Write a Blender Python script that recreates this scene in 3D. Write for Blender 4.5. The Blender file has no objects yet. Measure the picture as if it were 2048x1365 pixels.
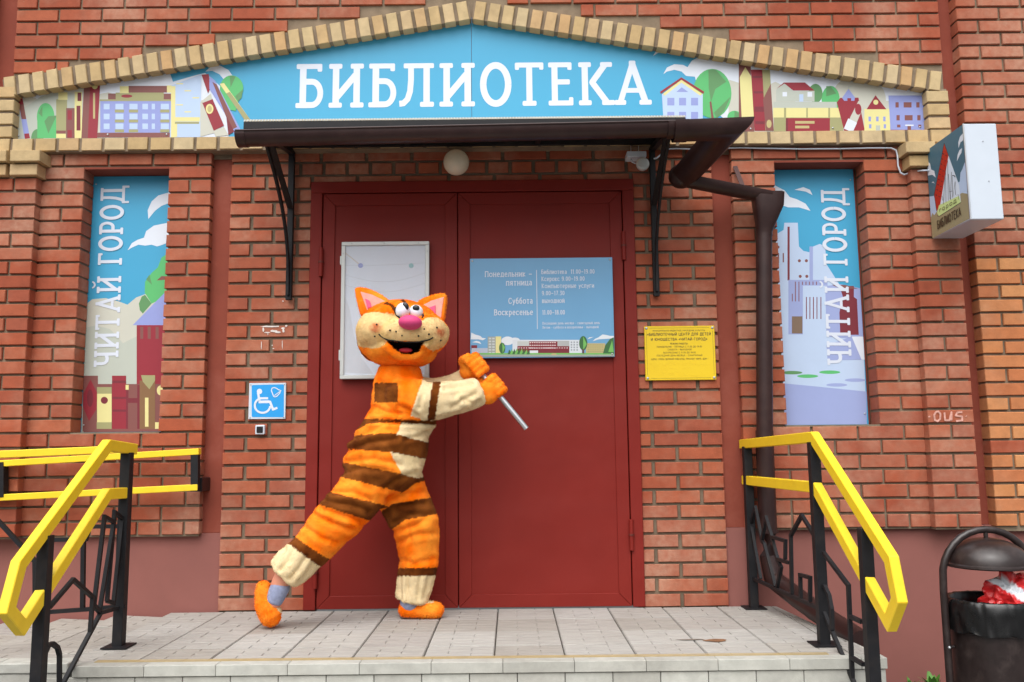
import bpy, bmesh, math, random
import numpy as np
from mathutils import Vector, Matrix, noise
rnd = random.Random(7)
D2 = bpy.data
scene = bpy.context.scene
COL = scene.collection

# ------------------------------------------------------------------ camera
F_PX, PITCH, ROLL, YAW = 1735.7, 0.1264, -0.0104, 0.0017
CAM = Vector((0.1857, -4.9902, 0.8721))
_fw = Vector((math.sin(YAW)*math.cos(PITCH), math.cos(YAW)*math.cos(PITCH), math.sin(PITCH)))
_r0 = Vector((math.cos(YAW), -math.sin(YAW), 0)); _u0 = _r0.cross(_fw)
RT = math.cos(ROLL)*_r0 + math.sin(ROLL)*_u0
UP = -math.sin(ROLL)*_r0 + math.cos(ROLL)*_u0
FW = _fw
cam_d = D2.cameras.new("camera"); cam = D2.objects.new("camera", cam_d); COL.objects.link(cam)
cam.matrix_world = Matrix(((RT.x, UP.x, -FW.x, CAM.x), (RT.y, UP.y, -FW.y, CAM.y), (RT.z, UP.z, -FW.z, CAM.z), (0, 0, 0, 1)))
cam_d.sensor_width = 36.0; cam_d.lens = 36.0*F_PX/2048.0; cam_d.clip_start = 0.05; cam_d.clip_end = 2000
scene.camera = cam
# ------------------------------------------------------------------ sky, sun, exposure (overcast)
world = D2.worlds.new("World"); scene.world = world; world.use_nodes = True
wn = world.node_tree.nodes; wl = world.node_tree.links; wn.clear()
SUN_EL, SUN_AZ = math.radians(57), math.radians(196)      # high, behind and a little left of the photographer
sky = wn.new("ShaderNodeTexSky"); sky.sky_type = 'NISHITA'; sky.sun_disc = False
sky.sun_elevation = SUN_EL; sky.sun_rotation = SUN_AZ
sky.air_density = 1.0; sky.dust_density = 6.0; sky.ozone_density = 1.0
hsv = wn.new("ShaderNodeHueSaturation"); hsv.inputs['Saturation'].default_value = 0.2
bg = wn.new("ShaderNodeBackground"); bg.inputs['Strength'].default_value = 0.088
wo = wn.new("ShaderNodeOutputWorld")
wl.new(sky.outputs[0], hsv.inputs['Color']); wl.new(hsv.outputs[0], bg.inputs['Color']); wl.new(bg.outputs[0], wo.inputs['Surface'])
sd = D2.lights.new("sun", 'SUN'); sd.energy = 1.5; sd.angle = math.radians(80); sd.color = (1.0, 0.985, 0.96)
so = D2.objects.new("sun", sd); COL.objects.link(so)
sdir = Vector((math.sin(SUN_AZ)*math.cos(SUN_EL), math.cos(SUN_AZ)*math.cos(SUN_EL), math.sin(SUN_EL)))
so.rotation_euler = sdir.to_track_quat('Z', 'Y').to_euler(); so.location = (0, -8, 9)
scene.view_settings.view_transform = 'Standard'; scene.view_settings.look = 'None'
scene.view_settings.exposure = 0.93; scene.view_settings.gamma = 1.0; scene.view_settings.use_curve_mapping = False

# ------------------------------------------------------------------ survey: a measured image point -> the place on a known plane
def S(px, py, v, axis=1):
    d = FW + RT*((px-1024)/F_PX) - UP*((py-682.5)/F_PX)
    t = (v-CAM[axis])/d[axis]
    return CAM + d*t
def Sv(px, py, a, b):                      # on the vertical plane through plan points a and b
    d = FW + RT*((px-1024)/F_PX) - UP*((py-682.5)/F_PX)
    n = Vector((-(b[1]-a[1]), b[0]-a[0], 0))
    t = n.dot(Vector((a[0], a[1], 0))-CAM)/n.dot(d)
    return CAM + d*t
def PX(p):
    d = Vector(p)-CAM; z = d.dot(FW)
    return (1024+F_PX*d.dot(RT)/z, 682.5-F_PX*d.dot(UP)/z)

# ------------------------------------------------------------------ materials
def lin(c):
    c = c/255.0
    return c/12.92 if c <= 0.04045 else ((c+0.055)/1.055)**2.4
def C(r, g, b, k=1.0): return (lin(r)*k, lin(g)*k, lin(b)*k, 1)
def newmat(name):
    m = D2.materials.new(name); m.use_nodes = True
    return m, m.node_tree.nodes, m.node_tree.links, m.node_tree.nodes['Principled BSDF']
def N(ns, t, **kw):
    n = ns.new(t)
    for k, v in kw.items():
        if k in n.inputs: n.inputs[k].default_value = v
        else: setattr(n, k, v)
    return n
def simple(name, col, rough=0.6, metal=0.0, var=0.12, scale=8.0, bump=0.0, bscale=120.0, spec=0.5, coat=0.0, dirt=None, dscale=3.0, damt=0.5):
    m, ns, ls, b = newmat(name)
    tc = N(ns, 'ShaderNodeTexCoord')
    nz = N(ns, 'ShaderNodeTexNoise', Scale=scale, Detail=6.0, Roughness=0.6); ls.new(tc.outputs['Object'], nz.inputs['Vector'])
    mr = N(ns, 'ShaderNodeMapRange'); mr.inputs[1].default_value = 0.3; mr.inputs[2].default_value = 0.7
    mr.inputs[3].default_value = 1-var; mr.inputs[4].default_value = 1+var; ls.new(nz.outputs[0], mr.inputs[0])
    mx = N(ns, 'ShaderNodeMix', data_type='RGBA', blend_type='MULTIPLY'); mx.inputs[0].default_value = 1
    mx.inputs[6].default_value = col; ls.new(mr.outputs[0], mx.inputs[7])
    out = mx.outputs[2]
    if dirt:
        n2 = N(ns, 'ShaderNodeTexNoise', Scale=dscale, Detail=8.0, Roughness=0.7); ls.new(tc.outputs['Object'], n2.inputs['Vector'])
        r2 = N(ns, 'ShaderNodeMapRange'); r2.inputs[1].default_value = 0.5; r2.inputs[2].default_value = 0.75; r2.inputs[3].default_value = 0; r2.inputs[4].default_value = damt
        ls.new(n2.outputs[0], r2.inputs[0])
        m2 = N(ns, 'ShaderNodeMix', data_type='RGBA'); ls.new(r2.outputs[0], m2.inputs[0]); ls.new(out, m2.inputs[6]); m2.inputs[7].default_value = dirt
        out = m2.outputs[2]
    ls.new(out, b.inputs['Base Color'])
    b.inputs['Roughness'].default_value = rough; b.inputs['Metallic'].default_value = metal
    b.inputs['Specular IOR Level'].default_value = spec; b.inputs['Coat Weight'].default_value = coat
    if name in ('yellow_paint', 'door_paint', 'black_paint', 'bin_enamel', 'plinth_plaster'):
        n4 = N(ns, 'ShaderNodeTexNoise', Scale={'yellow_paint': 34., 'door_paint': 17., 'black_paint': 40., 'bin_enamel': 45., 'plinth_plaster': 11.}[name], Detail=9.0, Roughness=0.75); ls.new(tc.outputs['Object'], n4.inputs['Vector'])
        r4 = N(ns, 'ShaderNodeMapRange'); r4.inputs[1].default_value = .68; r4.inputs[2].default_value = .72; r4.inputs[3].default_value = 0; r4.inputs[4].default_value = .75
        ls.new(n4.outputs[0], r4.inputs[0]); m4 = N(ns, 'ShaderNodeMix', data_type='RGBA'); ls.new(r4.outputs[0], m4.inputs[0]); ls.new(out, m4.inputs[6])
        m4.inputs[7].default_value = {'yellow_paint': C(120, 92, 30), 'door_paint': C(168, 92, 80), 'black_paint': C(92, 60, 44), 'bin_enamel': C(150, 140, 134), 'plinth_plaster': C(166, 122, 114)}[name]; ls.new(m4.outputs[2], b.inputs['Base Color'])
    rr = N(ns, 'ShaderNodeMapRange'); rr.inputs[3].default_value = rough-0.08; rr.inputs[4].default_value = min(1, rough+0.1)
    ls.new(nz.outputs[0], rr.inputs[0]); ls.new(rr.outputs[0], b.inputs['Roughness'])
    if bump:
        n3 = N(ns, 'ShaderNodeTexNoise', Scale=bscale, Detail=4.0); ls.new(tc.outputs['Object'], n3.inputs['Vector'])
        if name == 'door_paint':             # sheet steel is never quite flat
            n5 = N(ns, 'ShaderNodeTexNoise', Scale=2.6, Detail=2.0); ls.new(tc.outputs['Object'], n5.inputs['Vector'])
            b5 = N(ns, 'ShaderNodeBump', Strength=.5, Distance=.03); ls.new(n5.outputs[0], b5.inputs['Height'])
        bp = N(ns, 'ShaderNodeBump', Strength=bump, Distance=0.004)
        if name == 'door_paint': ls.new(b5.outputs[0], bp.inputs['Normal']); ls.new(n3.outputs[0], bp.inputs['Height']); ls.new(bp.outputs[0], b.inputs['Normal'])
    return m
def brickmat(name, cols, speck, white=0.35, eff=0.0):
    m, ns, ls, b = newmat(name)
    tc = N(ns, 'ShaderNodeTexCoord'); oi = N(ns, 'ShaderNodeObjectInfo')
    geo = N(ns, 'ShaderNodeNewGeometry')
    off = N(ns, 'ShaderNodeVectorMath', operation='SCALE'); off.inputs['Scale'].default_value = 37.0
    cmb = N(ns, 'ShaderNodeCombineXYZ'); 
    for i in range(3): ls.new(oi.outputs['Random'], cmb.inputs[i])
    ls.new(cmb.outputs[0], off.inputs[0])
    add = N(ns, 'ShaderNodeVectorMath', operation='ADD'); ls.new(tc.outputs['Object'], add.inputs[0]); ls.new(off.outputs[0], add.inputs[1])
    cr = N(ns, 'ShaderNodeValToRGB'); cr.color_ramp.interpolation = 'LINEAR'
    e = cr.color_ramp.elements; e[0].color = cols[0]; e[0].position = 0; e[1].color = cols[-1]; e[1].position = 1
    for i, c in enumerate(cols[1:-1]):
        k = e.new((i+1)/(len(cols)-1)); k.color = c
    ls.new(oi.outputs['Random'], cr.inputs[0])
    nz = N(ns, 'ShaderNodeTexNoise', Scale=14.0, Detail=7.0, Roughness=0.65)
    if name == 'paving_tile':                # drawn-out streaks like split stone
        mp = N(ns, 'ShaderNodeMapping'); mp.inputs['Scale'].default_value = (.45, 3.2, 1); ls.new(add.outputs[0], mp.inputs['Vector']); ls.new(mp.outputs[0], nz.inputs['Vector'])
    else: ls.new(add.outputs[0], nz.inputs['Vector'])
    mr = N(ns, 'ShaderNodeMapRange'); mr.inputs[1].default_value = 0.28; mr.inputs[2].default_value = 0.72; mr.inputs[3].default_value = 0.83; mr.inputs[4].default_value = 1.14
    ls.new(nz.outputs[0], mr.inputs[0])
    mx = N(ns, 'ShaderNodeMix', data_type='RGBA', blend_type='MULTIPLY'); mx.inputs[0].default_value = 1
    ls.new(cr.outputs[0], mx.inputs[6]); ls.new(mr.outputs[0], mx.inputs[7])
    # lime specks and edge dust
    sp = N(ns, 'ShaderNodeTexNoise', Scale=75.0, Detail=3.0, Roughness=0.7); ls.new(add.outputs[0], sp.inputs['Vector'])
    sr = N(ns, 'ShaderNodeMapRange'); sr.inputs[1].default_value = 0.715; sr.inputs[2].default_value = 0.79; sr.inputs[3].default_value = 0; sr.inputs[4].default_value = 0.55
    ls.new(sp.outputs[0], sr.inputs[0])
    m2 = N(ns, 'ShaderNodeMix', data_type='RGBA'); ls.new(sr.outputs[0], m2.inputs[0]); ls.new(mx.outputs[2], m2.inputs[6]); m2.inputs[7].default_value = speck
    # pale mortar haze in broad patches of the wall
    ef = N(ns, 'ShaderNodeTexNoise', Scale=1.7, Detail=5.0, Roughness=0.6); ls.new(geo.outputs['Position'], ef.inputs['Vector'])
    er = N(ns, 'ShaderNodeMapRange'); er.inputs[1].default_value = 0.44; er.inputs[2].default_value = 0.68; er.inputs[3].default_value = 0; er.inputs[4].default_value = white
    ls.new(ef.outputs[0], er.inputs[0])
    g2 = N(ns, 'ShaderNodeTexNoise', Scale=30.0, Detail=6.0); ls.new(add.outputs[0], g2.inputs['Vector'])
    mm = N(ns, 'ShaderNodeMath', operation='MULTIPLY'); ls.new(er.outputs[0], mm.inputs[0]); ls.new(g2.outputs[0], mm.inputs[1])
    m3 = N(ns, 'ShaderNodeMix', data_type='RGBA'); ls.new(mm.outputs[0], m3.inputs[0]); ls.new(m2.outputs[2], m3.inputs[6]); m3.inputs[7].default_value = speck
    ls.new(m3.outputs[2], b.inputs['Base Color'])
    b.inputs['Roughness'].default_value = 0.82; b.inputs['Specular IOR Level'].default_value = 0.25
    n3 = N(ns, 'ShaderNodeTexNoise', Scale=110.0, Detail=6.0, Roughness=0.7); ls.new(add.outputs[0], n3.inputs['Vector'])
    bp = N(ns, 'ShaderNodeBump', Strength=0.5, Distance=0.003); ls.new(n3.outputs[0], bp.inputs['Height']); ls.new(bp.outputs[0], b.inputs['Normal'])
    return m
def vcol(name, rough=0.45, mott=0.06, spec=0.4, sheen=0.0, bump=0.0, bscale=200., mscale=6.0):
    m, ns, ls, b = newmat(name)
    at = N(ns, 'ShaderNodeAttribute', attribute_name='Col')
    tc = N(ns, 'ShaderNodeTexCoord'); nz = N(ns, 'ShaderNodeTexNoise', Scale=mscale, Detail=7.0, Roughness=0.65); ls.new(tc.outputs['Object'], nz.inputs['Vector'])
    mr = N(ns, 'ShaderNodeMapRange'); mr.inputs[1].default_value = 0.3; mr.inputs[2].default_value = 0.7; mr.inputs[3].default_value = 1-mott; mr.inputs[4].default_value = 1+mott
    ls.new(nz.outputs[0], mr.inputs[0])
    mx = N(ns, 'ShaderNodeMix', data_type='RGBA', blend_type='MULTIPLY'); mx.inputs[0].default_value = 1
    ls.new(at.outputs['Color'], mx.inputs[6]); ls.new(mr.outputs[0], mx.inputs[7]); ls.new(mx.outputs[2], b.inputs['Base Color'])
    b.inputs['Roughness'].default_value = rough; b.inputs['Specular IOR Level'].default_value = spec
    b.inputs['Sheen Weight'].default_value = sheen; b.inputs['Sheen Roughness'].default_value = 0.5
    if bump:
        n3 = N(ns, 'ShaderNodeTexNoise', Scale=bscale, Detail=5.0, Roughness=0.7); ls.new(tc.outputs['Object'], n3.inputs['Vector'])
        bp = N(ns, 'ShaderNodeBump', Strength=bump, Distance=0.006); ls.new(n3.outputs[0], bp.inputs['Height']); ls.new(bp.outputs[0], b.inputs['Normal'])
    return m
def glassmat(name):
    m, ns, ls, b = newmat(name)
    b.inputs['Base Color'].default_value = (0.95, 0.97, 1, 1); b.inputs['Roughness'].default_value = 0.03
    b.inputs['Alpha'].default_value = 0.12
    return m
RED_A = [C(136, 66, 46), C(154, 78, 54), C(162, 88, 62), C(148, 72, 50), C(144, 78, 60), C(166, 94, 66), C(158, 80, 54)]
RED_O = [C(172, 100, 64), C(188, 124, 80), C(180, 112, 72), C(196, 138, 90), C(176, 106, 68), C(190, 126, 78)]
YEL = [C(182, 158, 118), C(190, 168, 128), C(178, 150, 106), C(192, 172, 136), C(186, 150, 106), C(186, 162, 120)]
M = {}
RED_A = [tuple(.65*a+.35*m for a, m in zip(c, C(153, 79, 55))) for c in RED_A]
M['brick'] = brickmat('red_brick', RED_A, C(205, 175, 150), 0.62)
M['brick_orange'] = brickmat('orange_brick', RED_O, C(210, 180, 150), 0.4)
M['brick_yellow'] = brickmat('yellow_brick', YEL, C(120, 92, 60), 0.25)
M['mortar'] = simple('mortar', C(130, 115, 97), 0.95, var=0.25, scale=9, bump=0.9, bscale=70, spec=0.15, dirt=C(84, 74, 62), dscale=2.2, damt=0.8)
M['mortar_dark'] = simple('mortar_dark', C(118, 104, 88), 0.95, var=0.25, scale=9, bump=0.9, bscale=70, spec=0.15, dirt=C(84, 74, 62), dscale=2.5, damt=0.6)
M['plaster'] = simple('painted_plaster', C(132, 66, 52), 0.85, var=0.1, scale=5, bump=0.35, bscale=40, spec=0.2, dirt=C(142, 88, 76), dscale=2.5, damt=0.6)
M['plinth'] = simple('plinth_plaster', C(140, 90, 83), 0.85, var=0.07, scale=3, bump=0.3, bscale=35, spec=0.2, dirt=C(130, 84, 78), dscale=1.6, damt=0.5)
M['door'] = simple('door_paint', C(120, 32, 25), 0.52, var=0.05, scale=4, bump=0.06, bscale=160, spec=0.22, dirt=C(130, 42, 33), dscale=2.2, damt=0.35)
M['black_metal'] = simple('black_paint', C(26, 26, 29), 0.55, var=0.2, scale=20, bump=0.1, bscale=90, spec=0.25, dirt=C(60, 52, 46), dscale=9, damt=.35)
M['yellow_paint'] = simple('yellow_paint', C(236, 200, 40), 0.42, var=0.04, scale=9, bump=0.08, bscale=60, spec=0.4, dirt=C(208, 168, 30), dscale=14, damt=0.3)
M['brown_metal'] = simple('brown_gutter', C(50, 32, 31), 0.38, var=0.12, scale=12, bump=0.04, bscale=60, spec=0.35, dirt=C(74, 54, 48), dscale=6, damt=0.35)
M['bin_paint'] = simple('bin_enamel', C(40, 31, 30), 0.3, var=0.2, scale=25, bump=0.15, bscale=130, spec=0.5, dirt=C(96, 84, 80), dscale=9, damt=0.35)
M['white_plastic'] = simple('white_plastic', C(196, 205, 216), 0.35, var=0.02, spec=0.4)
M['alu'] = simple('aluminium', C(196, 200, 204), 0.32, metal=0.85, var=0.05)
M['frame_grey'] = simple('frame_grey', C(190, 194, 192), 0.4, metal=0.2, var=0.04)
M['black_plastic'] = simple('black_plastic', C(18, 18, 22), 0.3, var=0.05)
M['globe'] = simple('frosted_glass', C(214, 206, 184), 0.25, var=0.1, scale=6, spec=0.5, dirt=C(150, 130, 104), dscale=5, damt=0.55)
M['tile'] = brickmat('paving_tile', [C(156, 151, 146), C(164, 161, 156), C(150, 145, 138), C(168, 166, 162), C(160, 155, 147)], C(132, 122, 110), 0.3)
M['grout'] = simple('grout', C(86, 78, 70), 0.95, var=0.3, scale=12)
M['step'] = brickmat('step_tile', [C(170, 170, 163), C(178, 178, 171), C(163, 162, 155), C(174, 173, 166)], C(120, 112, 100), 0.4)
M['brass'] = simple('brass_strip', C(182, 162, 122), 0.5, metal=0.3, var=0.1, scale=20)
M['asphalt'] = simple('asphalt', C(92, 92, 92), 0.95, var=0.25, scale=40, bump=0.6, bscale=180)
M['print'] = vcol('printed_sheet', 0.5, 0.025, 0.3)
M['white_print'] = simple('white_print', C(204, 211, 224), 0.5, var=0.02)
M['dark_print'] = simple('dark_print', C(58, 46, 30), 0.5, var=0.02)
M['poly'] = simple('polycarbonate', C(196, 188, 168), 0.35, var=0.12, scale=5, dirt=C(120, 104, 84), dscale=3, damt=0.6)
M['fur'] = vcol('plush_fur', 0.95, 0.10, 0.05, sheen=0.025, bump=0.55, bscale=190, mscale=26)
M['skin'] = simple('skin', C(206, 138, 112), 0.55, var=0.05)
M['sock'] = simple('sock_knit', C(136, 144, 172), 0.95, var=0.15, scale=60, bump=0.8, bscale=260)
M['sole'] = simple('grey_sole', C(122, 122, 120), 0.8)
M['eye_white'] = simple('eye_white', C(222, 226, 236), 0.25, var=0.01)
M['pupil'] = simple('pupil', C(14, 16, 20), 0.25, var=0.01)
M['nose'] = simple('pink_plush', C(206, 62, 118), 0.7, var=0.12, scale=40, bump=0.5, bscale=150)
M['pink'] = simple('pink_satin', C(222, 160, 150), 0.6, var=0.1, scale=30, bump=0.5, bscale=60)
M['hotpink'] = simple('hot_pink_satin', C(220, 84, 128), 0.6, var=0.1, scale=30, bump=0.4, bscale=60)
M['mouth'] = simple('mouth_black', C(16, 14, 15), 0.85, var=0.05)
M['tongue'] = simple('tongue_red', C(196, 44, 62), 0.7)
M['bag_black'] = simple('bag_film', C(14, 14, 15), 0.28, var=0.2, scale=20, bump=0.25, bscale=40)
M['leaf'] = simple('leaf_green', C(78, 128, 44), 0.6, var=0.3, scale=14)
M['screw'] = simple('screw_head', C(176, 180, 184), 0.4, metal=0.6)
M['rust'] = simple('rusty_hinge', C(92, 34, 26), 0.6, var=0.3, scale=40)
M['glass'] = glassmat('poster_glass')

# ------------------------------------------------------------------ object helpers
def link(name, me, parent=None, mat=None):
    o = D2.objects.new(name, me); COL.objects.link(o)
    if mat is not None and me is not None: me.materials.append(mat)
    if parent is not None: o.parent = parent
    return o
def tag(o, label, cat=None, group=None, kind=None):
    if label: o['label'] = label
    if cat: o['category'] = cat
    if group: o['group'] = group
    if kind: o['kind'] = kind
    return o
def thing(name, label, cat, loc=(0, 0, 0), group=None, kind=None):
    o = D2.objects.new(name, None); COL.objects.link(o); o.location = loc; o.empty_display_size = 0.05
    bpy.context.view_layer.update()
    return tag(o, label, cat, group, kind)
class MB:
    def __init__(s): s.v = []; s.f = []; s.c = []
    def add(s, vs, fs, col=None):
        n = len(s.v); s.v += [tuple(v) for v in vs]; s.f += [tuple(i+n for i in f) for f in fs]
        s.c += [col]*len(fs)
        return s
    def box(s, x0, x1, y0, y1, z0, z1, col=None):
        vs = [(x, y, z) for x in (x0, x1) for y in (y0, y1) for z in (z0, z1)]
        return s.add(vs, [(0, 1, 3, 2), (4, 6, 7, 5), (0, 4, 5, 1), (2, 3, 7, 6), (0, 2, 6, 4), (1, 5, 7, 3)], col)
    def poly(s, pts, col=None, d=None):
        n = len(pts)
        if d is None: return s.add(pts, [tuple(range(n))], col)
        pts = [Vector(p) for p in pts]; d = Vector(d)
        fs = [tuple(range(n)), tuple(reversed(range(n, 2*n)))] + [(i, i+n, (i+1) % n+n, (i+1) % n) for i in range(n)]
        return s.add(pts+[p+d for p in pts], fs, col)
    def sweep(s, pts, prof, up=(0, 0, 1), cap=True, closed=False, scales=None, col=None):
        pts = [Vector(p) for p in pts]; n = len(pts); k = len(prof); vs = []
        upv = Vector(up)
        for i, p in enumerate(pts):
            a = pts[i-1] if (i > 0 or closed) else None; b = pts[(i+1) % n] if (i < n-1 or closed) else None
            d1 = (p-a).normalized() if a is not None else None; d2 = (b-p).normalized() if b is not None else None
            if d1 is None: t = d2; ms = 1
            elif d2 is None: t = d1; ms = 1
            else:
                t = (d1+d2).normalized(); ms = 1/max(0.35, t.dot(d1))
            sd_ = t.cross(upv)
            if sd_.length < 1e-4: sd_ = t.cross(Vector((0, 1, 0.01)))
            sd_.normalize(); u = sd_.cross(t).normalized()
            bend = (d2-d1).normalized() if (d1 is not None and d2 is not None and (d2-d1).length > 1e-5) else None
            sc = scales[i] if scales else 1
            for (x, y) in prof:
                o = sd_*x*sc + u*y*sc
                if bend is not None and ms > 1.001: o = o + bend*(o.dot(bend))*(ms-1)
                vs.append(p+o)
        fs = []
        m = n if closed else n-1
        for i in range(m):
            j = (i+1) % n
            for a in range(k):
                b = (a+1) % k
                fs.append((i*k+a, i*k+b, j*k+b, j*k+a))
        if cap and not closed:
            fs.append(tuple(reversed(range(k)))); fs.append(tuple((n-1)*k+a for a in range(k)))
        return s.add(vs, fs, col)
    def tube(s, pts, r, seg=12, **kw):
        return s.sweep(pts, [(r*math.cos(2*math.pi*i/seg), r*math.sin(2*math.pi*i/seg)) for i in range(seg)], **kw)
    def bar(s, pts, w, h=None, **kw):
        h = h or w
        return s.sweep(pts, [(-w/2, -h/2), (w/2, -h/2), (w/2, h/2), (-w/2, h/2)], **kw)
    def lathe(s, cen, prof, seg=40, axis='z', sx=1, sy=1, col=None):
        vs = []; n = len(prof); cen = Vector(cen)
        for i in range(seg):
            a = 2*math.pi*i/seg
            for (r, h) in prof:
                q = Vector((r*math.cos(a)*sx, r*math.sin(a)*sy, h))
                if axis == 'y': q = Vector((q.x, h, q.y))
                vs.append(cen+q)
        fs = [(i*n+j, ((i+1) % seg)*n+j, ((i+1) % seg)*n+j+1, i*n+j+1) for i in range(seg) for j in range(n-1)]
        return s.add(vs, fs, col)
    def ball(s, cen, r, seg=20, rings=12, rot=None, col=None):
        cen = Vector(cen); r = (r, r, r) if not hasattr(r, '__len__') else r
        vs = []; fs = []
        for i in range(rings+1):
            th = math.pi*i/rings
            for j in range(seg):
                ph = 2*math.pi*j/seg
                v = Vector((r[0]*math.sin(th)*math.cos(ph), r[1]*math.sin(th)*math.sin(ph), r[2]*math.cos(th)))
                if rot is not None: v = rot @ v
                vs.append(cen+v)
        for i in range(rings):
            for j in range(seg):
                fs.append((i*seg+j, (i+1)*seg+j, (i+1)*seg+(j+1) % seg, i*seg+(j+1) % seg))
        return s.add(vs, fs, col)
    def mesh(s, name):
        me = D2.meshes.new(name); me.from_pydata([tuple(v) for v in s.v], [], s.f); me.validate()
        if any(c is not None for c in s.c) and len(me.polygons) == len(s.f):
            at = me.color_attributes.new('Col', 'FLOAT_COLOR', 'CORNER')
            for p in me.polygons:
                c = s.c[p.index] or (1, 1, 1, 1)
                for li in p.loop_indices: at.data[li].color = c
        return me
    def build(s, name, mat, parent=None, smooth=False, angle=None, bevel=0, fixn=True):
        me = s.mesh(name)
        if fixn or bevel:
            bm = bmesh.new(); bm.from_mesh(me)
            if smooth: bmesh.ops.remove_doubles(bm, verts=bm.verts, dist=1e-6)
            if fixn: bmesh.ops.recalc_face_normals(bm, faces=bm.faces)
            if bevel: 
                es = [e for e in bm.edges if len(e.link_faces) == 2 and e.calc_face_angle(0) > 0.6]
                bmesh.ops.bevel(bm, geom=es, offset=bevel, segments=1, affect='EDGES', clamp_overlap=True)
            bm.to_mesh(me); bm.free()
        if smooth:
            for p in me.polygons: p.use_smooth = True
            if angle: me.set_sharp_from_angle(angle=math.radians(angle))
        return link(name, me, parent, mat)
def keep(o, parent):                       # parent without moving
    o.parent = parent; o.matrix_parent_inverse = parent.matrix_world.inverted()
    return o

# ------------------------------------------------------------------ bricks: one small chamfered mesh per size and variant
_bc = {}
def brick_mesh(L, H, Dp, var, mat):
    key = (round(L, 3), round(H, 3), round(Dp, 3), var, mat)
    if key in _bc: return _bc[key]
    r = random.Random(hash(key[:4]) & 0xffff)
    j = lambda a: r.uniform(-a, a)
    ch = 0.0028
    fr = [(-L/2+ch+j(.0012), 0, ch+j(.0012)), (L/2-ch+j(.0012), 0, ch+j(.0012)), (L/2-ch+j(.0012), 0, H-ch+j(.0012)), (-L/2+ch+j(.0012), 0, H-ch+j(.0012))]
    md = [(-L/2, .004, 0), (L/2, .004, 0), (L/2, .004, H), (-L/2, .004, H)]
    md = [(x+j(.001), y+abs(j(.001)), z+j(.001)) for x, y, z in md]
    bk = [(-L/2, Dp, 0), (L/2, Dp, 0), (L/2, Dp, H), (-L/2, Dp, H)]
    fs = [(0, 1, 2, 3)]
    for a in range(4):
        b = (a+1) % 4
        fs += [(a, a+4, b+4, b), (a+4, a+8, b+8, b+4)]
    me = D2.meshes.new('brick'); me.from_pydata(fr+md+bk, [], fs); me.materials.append(M[mat]); 
    bm = bmesh.new(); bm.from_mesh(me); bmesh.ops.recalc_face_normals(bm, faces=bm.faces)
    bm.normal_update()
    fz = [f for f in bm.faces if abs(f.normal.y) > .9]
    if fz and fz[0].normal.y > 0: bmesh.ops.reverse_faces(bm, faces=bm.faces)
    bm.to_mesh(me); bm.free()
    _bc[key] = me
    return me
def brick(parent, x, y, z, L=0.25, H=0.065, Dp=0.06, mat='brick', rot=0.0, jit=1.0):
    """x,z = bottom-left corner of the face (before rotation about the face centre line)"""
    o = D2.objects.new('brick', brick_mesh(L, H, Dp, rnd.randrange(4), mat)); COL.objects.link(o)
    o.parent = parent
    o.location = (x+L/2, y+rnd.uniform(-.0018, .0018)*jit, z+rnd.uniform(-.0012, .0012)*jit)
    o.rotation_euler = (rnd.uniform(-.006, .006)*jit, rot+rnd.uniform(-.004, .004)*jit, rnd.uniform(-.004, .004)*jit)
    return o
J = 0.0205
def course(parent, x0, x1, y, z, start, mat='brick', Dp=0.06, H=0.066, mn=0.03, depth_left=None, depth_right=None, right_align=False, J=J):
    """one course between x0 and x1; start = length of first brick; then stretchers"""
    spans = []
    if right_align:
        x = x1; L = start
        while x > x0+mn:
            a = max(x0, x-L)
            if x-a >= mn: spans.append((a, x))
            x = a-J; L = 0.25
    else:
        x = x0; L = start
        while x < x1-mn:
            b = min(x1, x+L)
            if b-x >= mn: spans.append((x, b))
            x = b+J; L = 0.25
    for a, b in spans:
        d = Dp
        if depth_left and abs(a-x0) < 1e-4: d = depth_left
        if depth_right and abs(b-x1) < 1e-4: d = depth_right
        brick(parent, a, y, z, b-a, H, d, mat)
# ================================================================== SETTING: ground, platform
g = MB().poly([(-400, -700, -.425), (400, -700, -.425), (400, 60, -.425), (-400, 60, -.425)]).build('ground', M['asphalt'])
tag(g, 'grey asphalt ground below the steps and along the plinth', None, None, 'structure')

# ------------------------------------------------------------------ walls
ZB, CP = 0.429, 0.0826                     # bottom course of the panels and their course height
# upper gable wall
wall_up = thing('brick_wall', 'red brick wall above the yellow brick gable band', 'wall')
MB().box(-2.80, 2.815, .014, .25, 2.62, 4.3).build('mortar', M['mortar'], wall_up)
XO, ZO, XA, ZA = 2.79, 3.115, -0.03, 3.635           # outer line of the sloped band
k = 0
for i in range(-1, 9):
    z = 3.169+.0828*i
    st = 0.25 if k % 2 else 0.12; k += 1
    zz = max(z, 3.05)
    xl = -XO + (zz-3.105)/(ZA-ZO)*(XA+XO) - .02 if z < ZA else 9
    xr = XO - .03 - (zz-3.105)/(ZA-ZO)*(XO-XA) + .02 if z < ZA else 9
    if xl >= XA: course(wall_up, -2.80, 2.815, 0, z, st, H=.0695, J=.013)
    else:
        course(wall_up, -2.80, xl, 0, z, st, mn=.05, H=.0695, J=.013)
        course(wall_up, xr, 2.815, 0, z, st, mn=.05, right_align=True, H=.0695, J=.013)
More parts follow.
